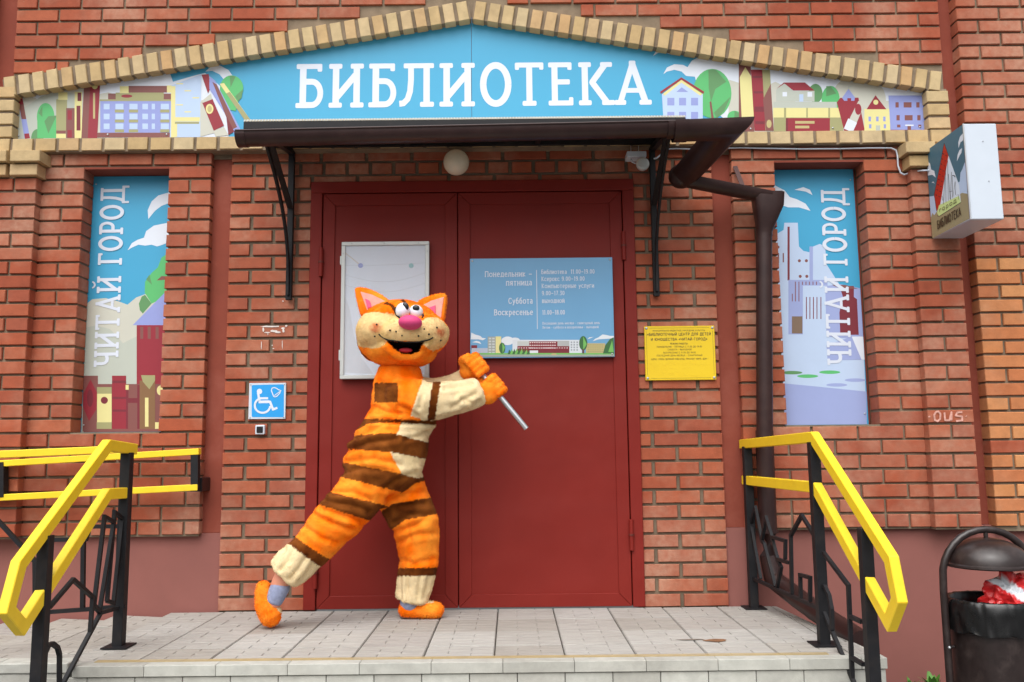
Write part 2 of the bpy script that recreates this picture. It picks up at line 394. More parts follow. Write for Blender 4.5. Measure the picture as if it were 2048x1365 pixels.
# side panels with window openings
def panel(label, x0, x1, wx0, wx1, mirror):
    w = thing('brick_wall', label, 'wall')
    yf = -.03
    mb = MB()
    i_ = .008
    mb.box(x0+i_, wx0-i_, yf+.016, .2, ZB-.012, 2.64).box(wx1+i_, x1-i_, yf+.016, .2, ZB-.012, 2.64)
    mb.box(wx0-i_, wx1+i_, yf+.016, .2, ZB-.011, 1.0).box(wx0-i_, wx1+i_, yf+.016, .2, 2.565, 2.641)
    mb.build('mortar', M['mortar'], w)
    MB().box(wx0-.005, wx1+.005, .115, .19, 1.0, 2.566).build('back_plate', M['plaster'], w)
    MB().box(wx0-.004, wx1+.004, yf+.004, .112, 2.552, 2.5645).build('lintel', M['plaster'], w)
    MB().box(wx0-.004, wx1+.004, yf+.006, .112, .992, 1.003).build('sill', M['mortar'], w)
    for r in range(27):
        z = ZB+CP*r
        if r < 7 or r >= 26:
            st = 0.25 if r % 2 else 0.12
            if r == 0:
                x = x0
                while x < x1-.04:
                    L = min(.118, x1-x); brick(w, x, yf, z, L, .069, .07); x += .118+.014
            else: course(w, x0, x1, yf, z, st, depth_left=.11, depth_right=.11, H=.069, J=.014)
        else:
            for (a, b, l) in ((x0, wx0, 0), (wx1, x1, 1)):
                if r % 2: brick(w, a, yf, z, b-a, .069, .12)
                else:
                    h = (b-a-.014)/2; brick(w, a, yf, z, h, .069, .12); brick(w, b-h, yf, z, h, .069, .12)
    return w
WL = panel('red brick wall panel round the left blue window sign', -2.575, -1.572, -2.322, -1.822, False)
WR = panel('red brick wall panel round the right blue window sign', 1.503, 2.545, 1.756, 2.285, True)
# centre: two piers and the courses over the door
wc = thing('brick_wall', 'red brick piers and lintel courses framing the red double door', 'wall')
MB().box(-1.455, -.94, .015, .25, -.02, 2.4698).box(.90, 1.383, .015, .25, -.02, 2.4698).box(-1.455, 1.383, .015, .251, 2.47, 2.72).build('mortar', M['mortar_dark'], wc)
C0, CQ = 0.0052, 0.081043
for r in range(0, 33):                     # r = 0 at the paving
    z = C0+CQ*r
    rr = 32-r                              # row number from the top
    lo = -.972 if z < 2.44 else None
    if z+.06 < 2.47:
        if rr % 2 == 0: course(wc, -1.463, -.972, 0, z, .25)
        else: course(wc, -1.463, -.972, 0, z, .118)
        if rr % 2 == 0: course(wc, .912, 1.391, 0, z, .25, right_align=True)
        else: course(wc, .912, 1.391, 0, z, .118, right_align=True)
    else:
        if rr == 1:
            course(wc, -1.463, -1.34, 0, z, .16); x = -1.32
            while x < 1.391-.04:
                L = min(.118, 1.391-x); brick(wc, x, 0, z, L, .065, .06); x += .118+J
        else: course(wc, -1.463, 1.391, 0, z, .36-.25+.14 if rr == 0 else .2)
# pilasters at both ends of the gable, with two corbelled yellow courses
def pilaster(label, x0, x1, inner, cl):
    w = thing('brick_pilaster', label, 'pilaster')
    MB().box(x0+.008, x1-.008, -.074, .2, ZB-.012, 2.60).build('mortar', M['mortar'], w)
    for r in range(25):
        z = ZB+CP*r
        if r % 2: brick(w, x0, -.09, z, x1-x0, .069, .11)
        else:
            h = (x1-x0-.014)/2; brick(w, x0, -.09, z, h, .069, .11); brick(w, x1-h, -.09, z, h, .069, .11)
    for (y, z, e, st) in ((-.125, 2.489, .02, .14), (-.15, 2.563, .045, .25)):
        if inner > 0: a, b = x0-.06, x1+e
        else: a, b = x0-e, x1+.06
        n = 2; L = (b-a-J)/2
        brick(w, a, y, z, L, .066, .16, 'brick_yellow'); brick(w, b-L, y, z, L, .066, .16, 'brick_yellow')
    return w
pilaster('brick pilaster with yellow corbel at the far left edge', -2.83, -2.568, 1, 0)
pilaster('brick pilaster under the white projecting box sign, scratched with OUS', 2.532, 2.79, -1, 0)
# wall beyond the groove, right
wf = thing('brick_wall', 'more orange brick wall beyond the red groove at the far right', 'wall')
MB().box(2.908, 3.612, -.024, .2, ZB-.03, 4.3).build('mortar', M['mortar'], wf)
for r in range(0, 41):
    z = ZB+.0812*r
    course(wf, 2.90, 3.62, -.04, z, .25 if r % 2 else .118, mat='brick_orange' if r < 19 and rnd.random() < .8 else 'brick', Dp=.09, H=.067, J=.016)
wg = thing('brick_wall', 'sliver of brick wall beyond the red groove at the top left corner', 'wall')
MB().box(-3.44, -2.938, -.027, .2, ZB-.03, 4.3).build('mortar', M['mortar'], wg)
for r in range(0, 41):
    course(wg, -3.45, -2.93, -.04, ZB+.0812*r, .25 if r % 2 else .118, right_align=True, Dp=.09)
# painted plaster strips and plinth
tag(MB().box(-1.60, -1.455, .024, .2, .4305, 2.655).build('plaster_strip', M['plaster'], bevel=.002), 'narrow red plaster strip between the left sign panel and the bell sign pier', 'plaster strip')
tag(MB().box(1.383, 1.53, .024, .2, .4305, 2.655).build('plaster_strip', M['plaster'], bevel=.002), 'narrow red plaster strip right of the yellow plaque, behind the gutter', 'plaster strip')
tag(MB().box(2.77, 2.925, .045, .2, .4305, 4.3).build('plaster_strip', M['plaster'], bevel=.002), 'red plaster groove running full height behind the box sign', 'plaster strip')
tag(MB().box(-2.945, -2.785, .045, .2, .4305, 4.3).build('plaster_strip', M['plaster'], bevel=.002), 'red plaster groove in the top left corner of the facade', 'plaster strip')
tag(MB().box(-4.2, -1.4555, .02, .3, -.5, .43).build('plinth', M['plinth'], bevel=.002), 'pink plastered plinth behind the left railing', 'plinth')
tag(MB().box(1.3835, 4.2, .02, .3, -.5, .43).build('plinth', M['plinth'], bevel=.002), 'pink plastered plinth behind the right railing and litter bin', 'plinth')

# ------------------------------------------------------------------ yellow brick gable band
ar = thing('brick_arch', 'yellow brick band framing the gable shaped library sign', 'brick band')
YB = -.08
mb = MB()
mb.box(-2.855, 2.80, YB+.012, .04, 2.645, 2.728)
x = -2.862
while x < 2.79:
    L = .117
    if -2.0 < x < -1.95: L = .25
    brick(ar, x, YB, 2.650, min(L, 2.80-x), .075, .13, 'brick_yellow'); x += L+.018
for (xa, n) in ((-2.862, 4), (2.665, 4)):
    for i in range(3 if xa > 0 else 4): brick(ar, xa, YB, 2.735+.0815*i, .128, .066, .13, 'brick_yellow')
mb.box(-2.855, -2.742, YB+.0122, .041, 2.728, 3.05).box(2.672, 2.788, YB+.0122, .041, 2.728, 2.98)
def slope(xa, za, xb, zb, n, side):
    dx, dz = xb-xa, zb-za; Ls = math.hypot(dx, dz); ang = math.atan2(dz, dx)
    t = Vector((dx/Ls, 0, dz/Ls)); nn = Vector((-t.z, 0, t.x)); 
    p = Ls/n
    for i in range(n):
        c = Vector((xa, YB, za)) + t*(p*(i+.5))
        o = D2.objects.new('brick', brick_mesh(.064, .119, .13, rnd.randrange(4), 'brick_yellow')); COL.objects.link(o); o.parent = ar
        o.location = c + Vector((0, rnd.uniform(-.002, .002), 0)); o.rotation_euler = (0, -ang+rnd.uniform(-.02, .02), 0)
    q = [Vector((xa, YB+.013, za))+t*.002+nn*.006, Vector((xb, YB+.013, zb))+nn*.006, Vector((xb, YB+.013, zb))+nn*.112, Vector((xa, YB+.013, za))+nn*.112]
    mb.poly(q, None, (0, .055, 0))
slope(-2.80, 2.985, -.030, 3.443, 33, -1)
slope(-.030, 3.443, 2.755, 2.962, 33, 1)
mb.build('mortar', M['mortar'], ar)

# ------------------------------------------------------------------ platform, step and ramp
def tile_mesh(w, d):
    m = MB(); t = .022
    m.box(-w/2, w/2, -d/2, d/2, -t, -.004)
    rows = 5; g_ = .0035
    for r in range(rows):
        y0 = -d/2+d*r/rows; y1 = y0+d/rows
        cut = -w/2+w*(1/3 if r % 2 else 2/3)
        for a, b in ((-w/2, cut), (cut, w/2)):
            e = lambda v, s: v
            x0, x1, ya, yb = a+g_/2, b-g_/2, y0+g_*.25, y1-g_*.25
            c_ = .0015; zt = 0
            vs = [(x0, ya, -.004), (x1, ya, -.004), (x1, yb, -.004), (x0, yb, -.004), (x0+c_, ya+c_, zt), (x1-c_, ya+c_, zt), (x1-c_, yb-c_, zt), (x0+c_, yb-c_, zt)]
            m.add(vs, [(4, 5, 6, 7), (0, 1, 5, 4), (1, 2, 6, 5), (2, 3, 7, 6), (3, 0, 4, 7)])
    return m.mesh('tile')
TP = .305
tm = [tile_mesh(TP-.006, TP-.0025) for _ in range(1)]
for t_ in tm: t_.materials.append(M['tile'])
pf = thing('platform', 'entrance platform paved with pale grey patterned tiles', None, kind='structure')
xR = lambda y: 1.655-.078*y
MB().poly([(-1.55, .02, -.018), (xR(0)-.01, .02, -.018), (xR(-1.18)-.01, -1.18, -.018), (-1.68, -1.18, -.018)], None, (0, 0, -.40)).build('slab', M['grout'], pf)
x0 = -1.512-.0
import itertools
for i in range(-1, 11):
    for j in range(4):
        cx_, cy_ = -1.443+TP*(i+.5)+.02, -.002-TP*(j+.5)+.006
        if j == 3: pass
        d = TP
        o = D2.objects.new('tile', tm[0]); COL.objects.link(o); o.parent = pf
        o.location = (cx_, cy_, rnd.uniform(-.0012, .0005)); o.rotation_euler = (rnd.uniform(-.003, .003), rnd.uniform(-.003, .003), rnd.choice((0, math.pi)))
        if i == -1: o.location.z -= .0008
        if j == 3: o.scale.y = .78; o.location.y = -.002-TP*3-.118
        if i == 10:
            wv = xR(cy_)-.02-(cx_-TP/2); o.scale.x = wv/TP; o.location.x = cx_-TP/2+wv/2
# nosing and riser pieces (the pieces of the top step)
def steptile(x0, x1, y0, y1, z0, z1, name='step_tile'):
    o = MB().box(x0, x1, y0, y1, z0, z1).build(name, M['step'], pf, bevel=.002); return o
x = -1.66; XE = xR(-1.2)
while x < XE-.02:
    b = min(x+.30, XE); steptile(x+.0008, b-.0008, -1.222, -1.155, -.046, -.001); x += .30
x = -1.80
while x < XE-.02:
    b = min(x+.20, XE-.004); steptile(x+.0015, b-.0015, -1.212, -1.188, -.25, -.05, 'riser_tile'); x += .20
y = -1.15
while y < -.02:
    b = min(y+.30, -.0)
    o = MB().poly([(xR(y)-.02, y+.0015, -.001), (xR(y), y+.0015, -.001), (xR(b), b-.0015, -.001), (xR(b)-.02, b-.0015, -.001)], None, (0, 0, -.40)).build('edge_tile', M['step'], pf, bevel=.003); y += .30
# two lower steps, out of the picture below
for i in (1, 2):
    MB().box(-1.62, XE-.02, -1.21-.33*i, -1.18, -.425, -.145*i).build('step', M['step'], pf, bevel=.004)
# anti-slip strips let into the edge
for (ya, yb, zz) in ((-1.126, -1.120, .0012), (-1.141, -1.135, .0012), (-1.154, -1.148, .0012)):
    MB().box(-1.60, 1.53, ya, yb, -.006, zz).build('antislip_strip', M['brass'], pf)
# ramp falling to the left with a kerb
rp = thing('ramp', 'tiled wheelchair ramp falling away to the left along the plinth', None, kind='structure')
ra = math.atan(.052)
def rz(x): return -(-1.535-x)*.052 if x < -1.535 else 0
rb = MB(); rb.poly([(-1.533, .02, -.02), (-1.533, -1.10, -.02), (-5, -1.10, -.02-.052*3.465), (-5, .02, -.02-.052*3.465)], None, (0, 0, -.24)).build('slab', M['grout'], rp)
for i in range(0, 7):
    for j in range(4):
        o = D2.objects.new('tile', tm[0]); COL.objects.link(o); o.parent = rp
        xx = -1.443+TP*(-1.5-i)+.02
        o.location = (xx, -.002-TP*(j+.5)+.006, rz(xx)+rnd.uniform(-.001, .0003)); o.rotation_euler = (0, -ra, rnd.choice((0, math.pi)))
        if j == 3: o.scale.y = .60; o.location.y = -.002-TP*3-.09
x = -1.68
while x > -4:
    MB().box(x-.2985, x-.0015, -1.215, -1.115, -.030, .012).build('kerb_tile', M['step'], rp, bevel=.004)
    MB().box(x-.2985, x-.0015, -1.208, -1.12, -.42, -.0325).build('riser_tile', M['step'], rp, bevel=.004); x -= .30
# ================================================================== DOOR
dr = thing('double_door', 'dark red painted metal double door of the library', 'door')
YF = -.014
f = MB()
DX0, DX1, DZ = -.985, .922, 2.466
FWD = .068
f.box(DX0, DX0+FWD, YF, .12, .006, DZ-FWD).box(DX1-FWD, DX1, YF, .12, .006, DZ-FWD).box(DX0, DX1, YF, .12, DZ-FWD+.0002, DZ)
f.build('door_frame', M['door'], dr, bevel=.003)
MB().box(DX0+.01, DX1-.01, .1, .15, .004, DZ-.01).build('backing', M['door'], dr)
def leaf(x0, x1, z0, z1, hx, hz):
    yb = -.006; bw = .072
    lf = MB().box(x0+bw-.004, x1-bw+.004, yb+.008, yb+.04, z0+bw-.004, z1-bw+.004).build('door_leaf', M['door'], dr)
    m = MB()
    # mitred border of flat bar
    def tr(pts): m.poly([(x, yb, z) for x, z in pts], None, (0, .045, 0))
    e = .0006
    tr([(x0, z0), (x0+bw-e, z0+bw), (x0+bw-e, z1-bw), (x0, z1)])
    tr([(x1, z0), (x1, z1), (x1-bw+e, z1-bw), (x1-bw+e, z0+bw)])
    tr([(x0+2*e, z0), (x1-2*e, z0), (x1-bw, z0+bw-e), (x0+bw, z0+bw-e)])
    tr([(x0+2*e, z1), (x0+bw, z1-bw+e), (x1-bw, z1-bw+e), (x1-2*e, z1)])
    m.build('leaf_border', M['door'], lf, bevel=.0022)
    for z in hz:
        MB().tube([(hx, yb-.014, z-.085), (hx, yb-.014, z-.002)], .0125, 12).build('hinge_lower', M['door'], lf, smooth=True, angle=40)
        MB().tube([(hx, yb-.014, z+.004), (hx, yb-.014, z+.085)], .0125, 12).build('hinge_upper', M['door'], lf, smooth=True, angle=40)
        MB().tube([(hx, yb-.014, z-.004), (hx, yb-.014, z+.006)], .016, 12).build('hinge_pin', M['rust'], lf, smooth=True, angle=40)
    return lf
leaf(DX0+FWD+.005, -.1215, .009, DZ-FWD-.005, DX0+FWD, (.21, 1.98))
leaf(-.1165, DX1-FWD-.005, .009, DZ-FWD-.005, DX1-FWD, (.40, 2.06))

def screws(parent, pts, y, r=.006):
    for (x, z) in pts:
        MB().lathe((x, y, z), [(0.0, -.004), (r*.7, -.0035), (r, -.001), (r, .002)], 10, 'y').build('screw', M['screw'], parent, smooth=True)
# ------------------------------------------------------------------ poster case behind the head
pc = thing('poster_case', 'glazed poster case with white sheet behind the cat head', 'notice board')
px0, px1, pz0, pz1 = -.793, -.283, 1.292, 2.093
py_ = -.045
m = MB(); t = .022
for a in ((px0, px0+t, pz0+t, pz1-t), (px1-t, px1, pz0+t, pz1-t), (px0, px1, pz0, pz0+t-.0003), (px0, px1, pz1-t+.0003, pz1)): m.box(a[0], a[1], py_, -.008, a[2], a[3])
m.build('frame', M['frame_grey'], pc, bevel=.002)
pr = MB()
BG = C(196, 206, 220)
yy = py_+.012
pr.poly([(px0+.01, yy, pz0+.01), (px1-.01, yy, pz0+.01), (px1-.01, yy, pz1-.01), (px0+.01, yy, pz1-.01)], BG)
def pline(pts, w, col, dy):
    for (a, b) in zip(pts[:-1], pts[1:]):
        a = Vector((a[0], yy-dy, a[1])); b = Vector((b[0], yy-dy, b[1])); d = (b-a).normalized(); n_ = Vector((-d.z, 0, d.x))*w/2
        pr.poly([a-n_, b-n_, b+n_, a+n_], col)
gl = C(170, 178, 190)
pline([(px0+.02, 2.03), (px0+.105, 1.96)], .006, C(186, 180, 168), .0004)
for zz in (1.955, 1.90, 1.84):
    pline([(px0+.02+.48*i/12, zz-.05*math.sin(math.pi*i/12)*(1 if zz < 1.95 else .1)+.012*i/12) for i in range(13)], .0022, gl, .0003)
pr.poly([(px0+.02, yy-.0002, 1.33), (px0+.02, yy-.0002, 1.78), (px0+.05, yy-.0002, 1.70), (px0+.075, yy-.0002, 1.55), (px0+.12, yy-.0002, 1.42), (px0+.19, yy-.0002, 1.32)], C(182, 190, 200))
for (cx_, cz_, c_) in ((-.683, 1.954, C(112, 128, 196)), (-.388, 1.950, C(112, 172, 176))):
    pr.poly([(cx_+.0145*math.cos(a*math.pi/8), yy-.0006, cz_+.0145*math.sin(a*math.pi/8)) for a in range(16)], c_)
pr.build('sheet', M['print'], pc, fixn=False)
MB().box(px0+.012, px1-.012, py_+.003, py_+.006, pz0+.012, pz1-.012).build('glass', M['glass'], pc)
MB().box(px0-.008, px0-.0005, py_+.004, -.008, 1.40, 1.46).build('hinge', M['frame_grey'], pc)
MB().box(px0-.008, px0-.0005, py_+.004, -.008, 1.96, 2.01).build('hinge', M['frame_grey'], pc)
screws(pc, [(px0+.06, pz1-.011), (px0+.25, pz1-.011), (px1-.06, pz1-.011), (px1-.011, pz1-.06), (px0+.011, pz1-.07)], py_-.001, .0035)

# ------------------------------------------------------------------ canopy
cn = thing('door_canopy', 'flat door canopy of twin wall plastic on black iron brackets', 'canopy')
cx0, cx1 = -1.20, 1.115
yF, yK = -.625, -.075
zF, zK = 2.600, 2.700
MB().poly([(cx0, yF, zF), (cx1, yF, zF), (cx1, yK, zK), (cx0, yK, zK)], None, (0, 0, .010)).build('polycarbonate_sheet', M['poly'], cn)
m = MB()
nrib = 150
for i in range(nrib):                      # open flutes of the sheet along the front edge
    x = cx0+(cx1-cx0)*(i+.5)/nrib
    m.box(x-.0025, x+.0025, yF-.004, yF-.0005, zF, zF+.010)
m.build('sheet_flutes', M['frame_grey'], cn)['kind'] = 'stuff'
MB().box(cx0, cx1, yF-.004, yF+.03, zF-.042, zF-.003).build('front_bar', M['black_metal'], cn, bevel=.002)
MB().box(cx0, cx1, yK-.02, yK+.002, zK-.05, zK-.004).build('wall_bar', M['black_metal'], cn, bevel=.002)
for x in (cx0+.02, -.42, .34, cx1-.06):
    MB().poly([(x, yF+.03, zF-.040), (x, yK-.02, zK-.045), (x, yK-.02, zK-.006), (x, yF+.03, zF-.006)], None, (.03, 0, 0)).build('purlin', M['black_metal'], cn)
def bracket(xw, yw0):
    m = MB()
    m.bar([(xw, -.03, 1.755), (xw, -.03, 2.66)], .034, .03, up=(0, 1, 0)); 
    b = m.build('bracket', M['black_metal'], cn, bevel=.002)
    pts = []
    for i in range(15):
        t = i/14                             # curved flat iron from the wall foot to the canopy nose
        yv = -.05-.53*(t**2.6); zv = 1.78+.73*t
        pts.append((xw, yv, zv))
    MB().sweep(pts, [(-.017, -.006), (.017, -.006), (.017, .006), (-.017, .006)], up=(1, 0, 0)).build('curved_bar', M['black_metal'], b)
    MB().bar([(xw+.001, -.05, 2.30), (xw+.001, -.50, 2.545)], .032, .012, up=(0, 0, 1)).build('strut', M['black_metal'], b)
    MB().bar([(xw+.001, -.045, 2.64), (xw+.001, -.60, 2.546)], .032, .03, up=(0, 0, 1)).build('arm', M['black_metal'], b)
bracket(-1.097, 0); bracket(1.035, 0)

# ------------------------------------------------------------------ gutter and downpipe
gt = thing('gutter', 'dark brown half round gutter with downpipe on the right', 'gutter')
def half(r, t=.004, n=14, lip=True):
    o = [(r*math.cos(math.pi+math.pi*i/n), r*math.sin(math.pi+math.pi*i/n)) for i in range(n+1)]
    inn = [((r-t)*math.cos(2*math.pi-math.pi*i/n), (r-t)*math.sin(2*math.pi-math.pi*i/n)) for i in range(n+1)]
    return o+inn
R1 = .062
def vec(a, b, t): return tuple(a[i]+(b[i]-a[i])*t for i in range(3))
gA = tuple(S(470, 262, -.70)+Vector((0, R1, 0))); gB = tuple(S(1498, 240, -.70)+Vector((-.088, .06, 0))); gC = tuple(S(1362, 352, -.17)); gD = tuple(S(1540, 388, -.155))
MB().sweep([gA, vec(gA, gB, .93)], half(R1)).build('gutter_run', M['brown_metal'], gt, smooth=True, angle=35)
R2 = .084; gE = vec(gA, gB, .90)
MB().sweep([gE, gB, (gC[0]+.02, gC[1], gC[2]+.015)], half(R2)).build('gutter_corner', M['brown_metal'], gt, smooth=True, angle=35)
# bead along the outer lip
MB().tube([(gA[0], gA[1]-R1, gA[2]+.002), (gB[0]+.10, gB[1]-R1, gB[2]+.002)], .006, 8).build('lip_bead', M['brown_metal'], gt, smooth=True, angle=50)
e = MB(); e.lathe(gA, [(0, 0), (R1*1.02, 0), (R1*1.02, -.004), (0, -.004)], 24)
cap = MB(); cap.poly([(gA[0]-.003, gA[1]+R1*1.05*math.cos(math.pi+math.pi*i/14), gA[2]+R1*1.05*math.sin(math.pi+math.pi*i/14)) for i in range(15)], None, (.05, 0, 0)); cap.build('end_cap', M['brown_metal'], gt)
MB().sweep([vec(gA, gB, .885), vec(gA, gB, .912)], half(R2+.004)).build('joint_collar', M['brown_metal'], gt, smooth=True, angle=35)
MB().sweep([vec(gA, gB, .872), vec(gA, gB, .886)], half(R1+.008)).build('joint_collar', M['brown_metal'], gt, smooth=True, angle=35)
MB().sweep([(gC[0]-.012, gC[1], gC[2]), gD], half(R1*.95)).build('gutter_run', M['brown_metal'], gt, smooth=True, angle=35)
# rounded elbow that joins the slanting run with the run along the wall
MB().ball((gC[0]+.004, gC[1]+.004, gC[2]-.002), (R1*1.22, R1*1.2, R1*1.15), 24, 14).build('elbow', M['brown_metal'], gt, smooth=True)
# hopper head
m = MB(); tp = [(1.585, -.215, 2.335), (1.755, -.215, 2.322), (1.755, -.085, 2.322), (1.585, -.085, 2.335)]
seg = 20; vs = []
def sq(cx_, cy_, hw, hd, z, pw):
    o = []
    for i in range(seg):
        a = 2*math.pi*i/seg; c_, s_ = math.cos(a), math.sin(a)
        r = 1/((abs(c_)**pw+abs(s_)**pw)**(1/pw)); o.append((cx_+hw*r*c_, cy_+hd*r*s_, z))
    return o
rings = [sq(1.672, -.145, .086, .066, 2.325, 6), sq(1.672, -.145, .080, .062, 2.25, 6), sq(1.655, -.14, .055, .054, 2.15, 3), sq(1.645, -.135, .046, .046, 2.10, 2), sq(1.645, -.135, .046, .046, 2.08, 2)]
vs = [v for r_ in rings for v in r_]
fs = [(i*seg+j, i*seg+(j+1) % seg, (i+1)*seg+(j+1) % seg, (i+1)*seg+j) for i in range(len(rings)-1) for j in range(seg)]
m.add(vs, fs); m.build('hopper', M['brown_metal'], gt, smooth=True, angle=40)
MB().tube([(1.645, -.135, 2.12), (1.600, -.115, .95)], .0455, 20).build('downpipe', M['brown_metal'], gt, smooth=True, angle=50)
MB().tube([(1.600, -.115, .97), (1.598, -.115, .93), (1.594, -.115, .42)], .049, 20).build('downpipe', M['brown_metal'], gt, smooth=True, angle=50)
MB().tube([(1.594, -.115, .42), (1.594, -.115, .29), S(1548, 1160, -.14), S(1600, 1200, -.36), S(1660, 1242, -.62), S(1724, 1284, -.92)], .052, 20).build('outlet_pipe', M['brown_metal'], gt, smooth=True, angle=50)
MB().tube([(1.594, -.115, .43), (1.594, -.115, .412)], .055, 20).build('pipe_collar', M['brown_metal'], gt, smooth=True, angle=50)
MB().tube([S(1628, 1219, -.47), S(1632, 1222, -.49)], .055, 20).build('pipe_collar', M['brown_metal'], gt, smooth=True, angle=50)
p0, p1 = S(1470, 333, -.04), S(1490, 385, -.15)
MB().bar([p0, p1], .026, .004, up=(0, 1, 0)).build('hanger_strap', simple('strap_brown', C(70, 46, 44), .8), gt)

# ------------------------------------------------------------------ globe lamp
lp = thing('globe_lamp', 'round frosted glass lamp over the door, unlit', 'lamp')
MB().ball((-.118, -.135, 2.535), .075, 32, 20).build('globe', M['globe'], lp, smooth=True)
MB().tube([(-.118, -.012, 2.56), (-.118, -.075, 2.555)], .042, 20).build('base', M['white_plastic'], lp, smooth=True, angle=40)
# ------------------------------------------------------------------ door sensor: small box and round detector
sb = thing('junction_box', 'grimy white cable box under the canopy corner', 'cable box')
q0 = S(1253, 305, -.13); 
MB().box(q0.x, q0.x+.112, -.15, -.06, q0.z-.034, q0.z).build('housing', M['white_plastic'], sb, bevel=.003)
MB().tube([(q0.x+.03, -.10, q0.z), (q0.x+.03, -.10, q0.z+.05)], .0025, 6).build('hanger_wire', M['alu'], sb)
MB().tube([(q0.x+.075, -.10, q0.z), (q0.x+.075, -.10, q0.z+.05)], .0025, 6).build('hanger_wire', M['alu'], sb)
lt = MB(); 
for i, w_ in enumerate(('III', 'E', 'III', 'A')):
    pass
sn = thing('round_detector', 'round pale grey disc hanging below the cable box', 'detector')
c0 = S(1285.5, 328.5, -.16)
MB().lathe((c0.x, -.165, c0.z), [(0, -.012), (.028, -.010), (.036, -.004), (.038, .004), (.036, .022), (.0, .024)], 32, 'y').build('disc', M['frame_grey'], sn, smooth=True, angle=30)
MB().tube([S(1262, 318, -.13), S(1264, 324, -.14), S(1270, 327, -.145), S(1278, 326, -.145)], .004, 8).build('lead', M['white_plastic'], sn, smooth=True)
# cable from the box along the yellow band to the box sign
cp = [(1307, 318), (1313, 317), (1320, 311), (1327, 303), (1336, 298.5), (1352, 297.5), (1400, 299.5), (1450, 297), (1480, 296), (1520, 297), (1600, 298.5), (1680, 298), (1740, 296.5), (1782, 296.5), (1792, 301), (1795, 312), (1796, 332), (1801, 346), (1808, 350), (1822, 345)]
pts = [S(a, b, -.045 if a < 1700 else -.05) for a, b in cp]
pts = [Vector(p)+Vector((0, 0, 0)) for p in pts]+[S(1840, 342, -.10), S(1858, 341, -.13)]
tag(MB().tube(pts, .0048, 8).build('cable', M['white_plastic'], None, smooth=True), 'white cable looping below the yellow bricks to the box sign', 'cable')

# ================================================================== RAILINGS
def rail(name, label, x_of, side):
    r = thing(name, label, 'railing', group='entrance step railings')
    P3 = lambda y, z: (x_of(y), y, z)
    return r, P3
# right railing
rr = thing('stair_railing', 'yellow and black railing right of the steps with house shaped bars', 'railing')
xr_ = lambda y: 1.512-.066*(y+.059)
P = lambda y, z: Vector((xr_(y), y, z))
def post(parent, y, z0, z1, plate=True, w=.046):
    p = MB().bar([P(y, z0), P(y, z1)], w, up=(0, 1, 0)).build('post', M['black_metal'], parent, bevel=.002)
    if plate: MB().box(P(y, 0).x-.058, P(y, 0).x+.058, y-.058, y+.058, z0+.001, z0+.007).build('base_plate', M['black_metal'], p)
    return p
post(rr, -.06, .0, .885); post(rr, -.975, 0, .90); post(rr, -1.43, -.288, .55)
MB().bar([P(.012, .899), P(-.99, .922), P(-1.635, .452), P(-1.675, .31), P(-1.60, .215), P(-.985, .695), P(-.005, .697)], .05, .04, up=(-1, -.066, 0)).build('handrail', M['yellow_paint'], rr, bevel=.003)
A2, B2 = (1.512, -.059), (1.577, -.972+-.0)
def T(px, py): return Sv(px, py, (1.512, -.059), (1.5723, -.972))
z4 = lambda x, y: (1460+x/3.37, 960+y/3.37)
def bars(parent, plane, polys, zf, w=.016, name='ornament_bar'):
    for pl in polys:
        pts = [plane(*zf(*p)) for p in pl]
        MB().bar(pts, w, up=(1, .06, 0)).build(name, M['black_metal'], parent)
bars(rr, T, [[(145, 660), (590, 862)], [(620, 862), (835, 1365), (900, 1520)],
             [(140, 300), (172, 190), (215, 412)], [(140, 300), (207, 668)], [(215, 412), (230, 430), (305, 720)], [(215, 412), (243, 258), (282, 385), (320, 535), (345, 590), (318, 722)],
             [(282, 385), (374, 412), (372, 535)], [(320, 535), (400, 560)],
             [(417, 770), (410, 375), (484, 240), (575, 385)],
             [(477, 800), (473, 640), (540, 660), (540, 820)],
             [(630, 490), (798, 712), (825, 1340)],
             [(610, 715), (640, 720), (668, 780), (685, 870), (690, 1010)],
             [(808, 920), (890, 958)], [(815, 1195), (900, 1245)]], z4)
# left railing of the steps
rl = thing('stair_railing', 'yellow and black railing left of the steps with book shaped bars', 'railing')
xl_ = lambda y: -1.627+.066*(y+.847)
P = lambda y, z: Vector((xl_(y), y, z))
post(rl, -.86, 0, .885); post(rl, -1.47, -.288, .56)
MB().bar([P(-.80, .900), P(-1.045, .918), P(-1.635, .468), P(-1.69, .31), P(-1.60, .232), P(-1.03, .700), P(-.83, .697)], .05, .04, up=(-1, .066, 0)).build('handrail', M['yellow_paint'], rl, bevel=.003)
def TL(px, py): return Sv(px, py, (-1.627, -.847), (-1.6672, -1.457))
z3 = lambda x, y: (x/4.963, 1090+y/4.963)
z2 = lambda x, y: (x/5.687, 870+y/5.687)
bars(rl, TL, [[(1215, 615), (1000, 675), (640, 1350), (520, 1560)],
              [(490, 620), (725, 345), (920, 520), (895, 860)],
              [(455, 1060), (480, 1000), (520, 980), (570, 1020), (590, 1090), (590, 1365), (590, 1500)]], z3)
bars(rl, TL, [[(188, 1211), (209, 1034), (228, 1045)], [(199, 1223), (229, 1036)], [(214, 1203), (229, 1025), (245, 1038), (227, 1207), (214, 1202)], [(187, 1210), (199, 1224)]], lambda a, b: (a, b))
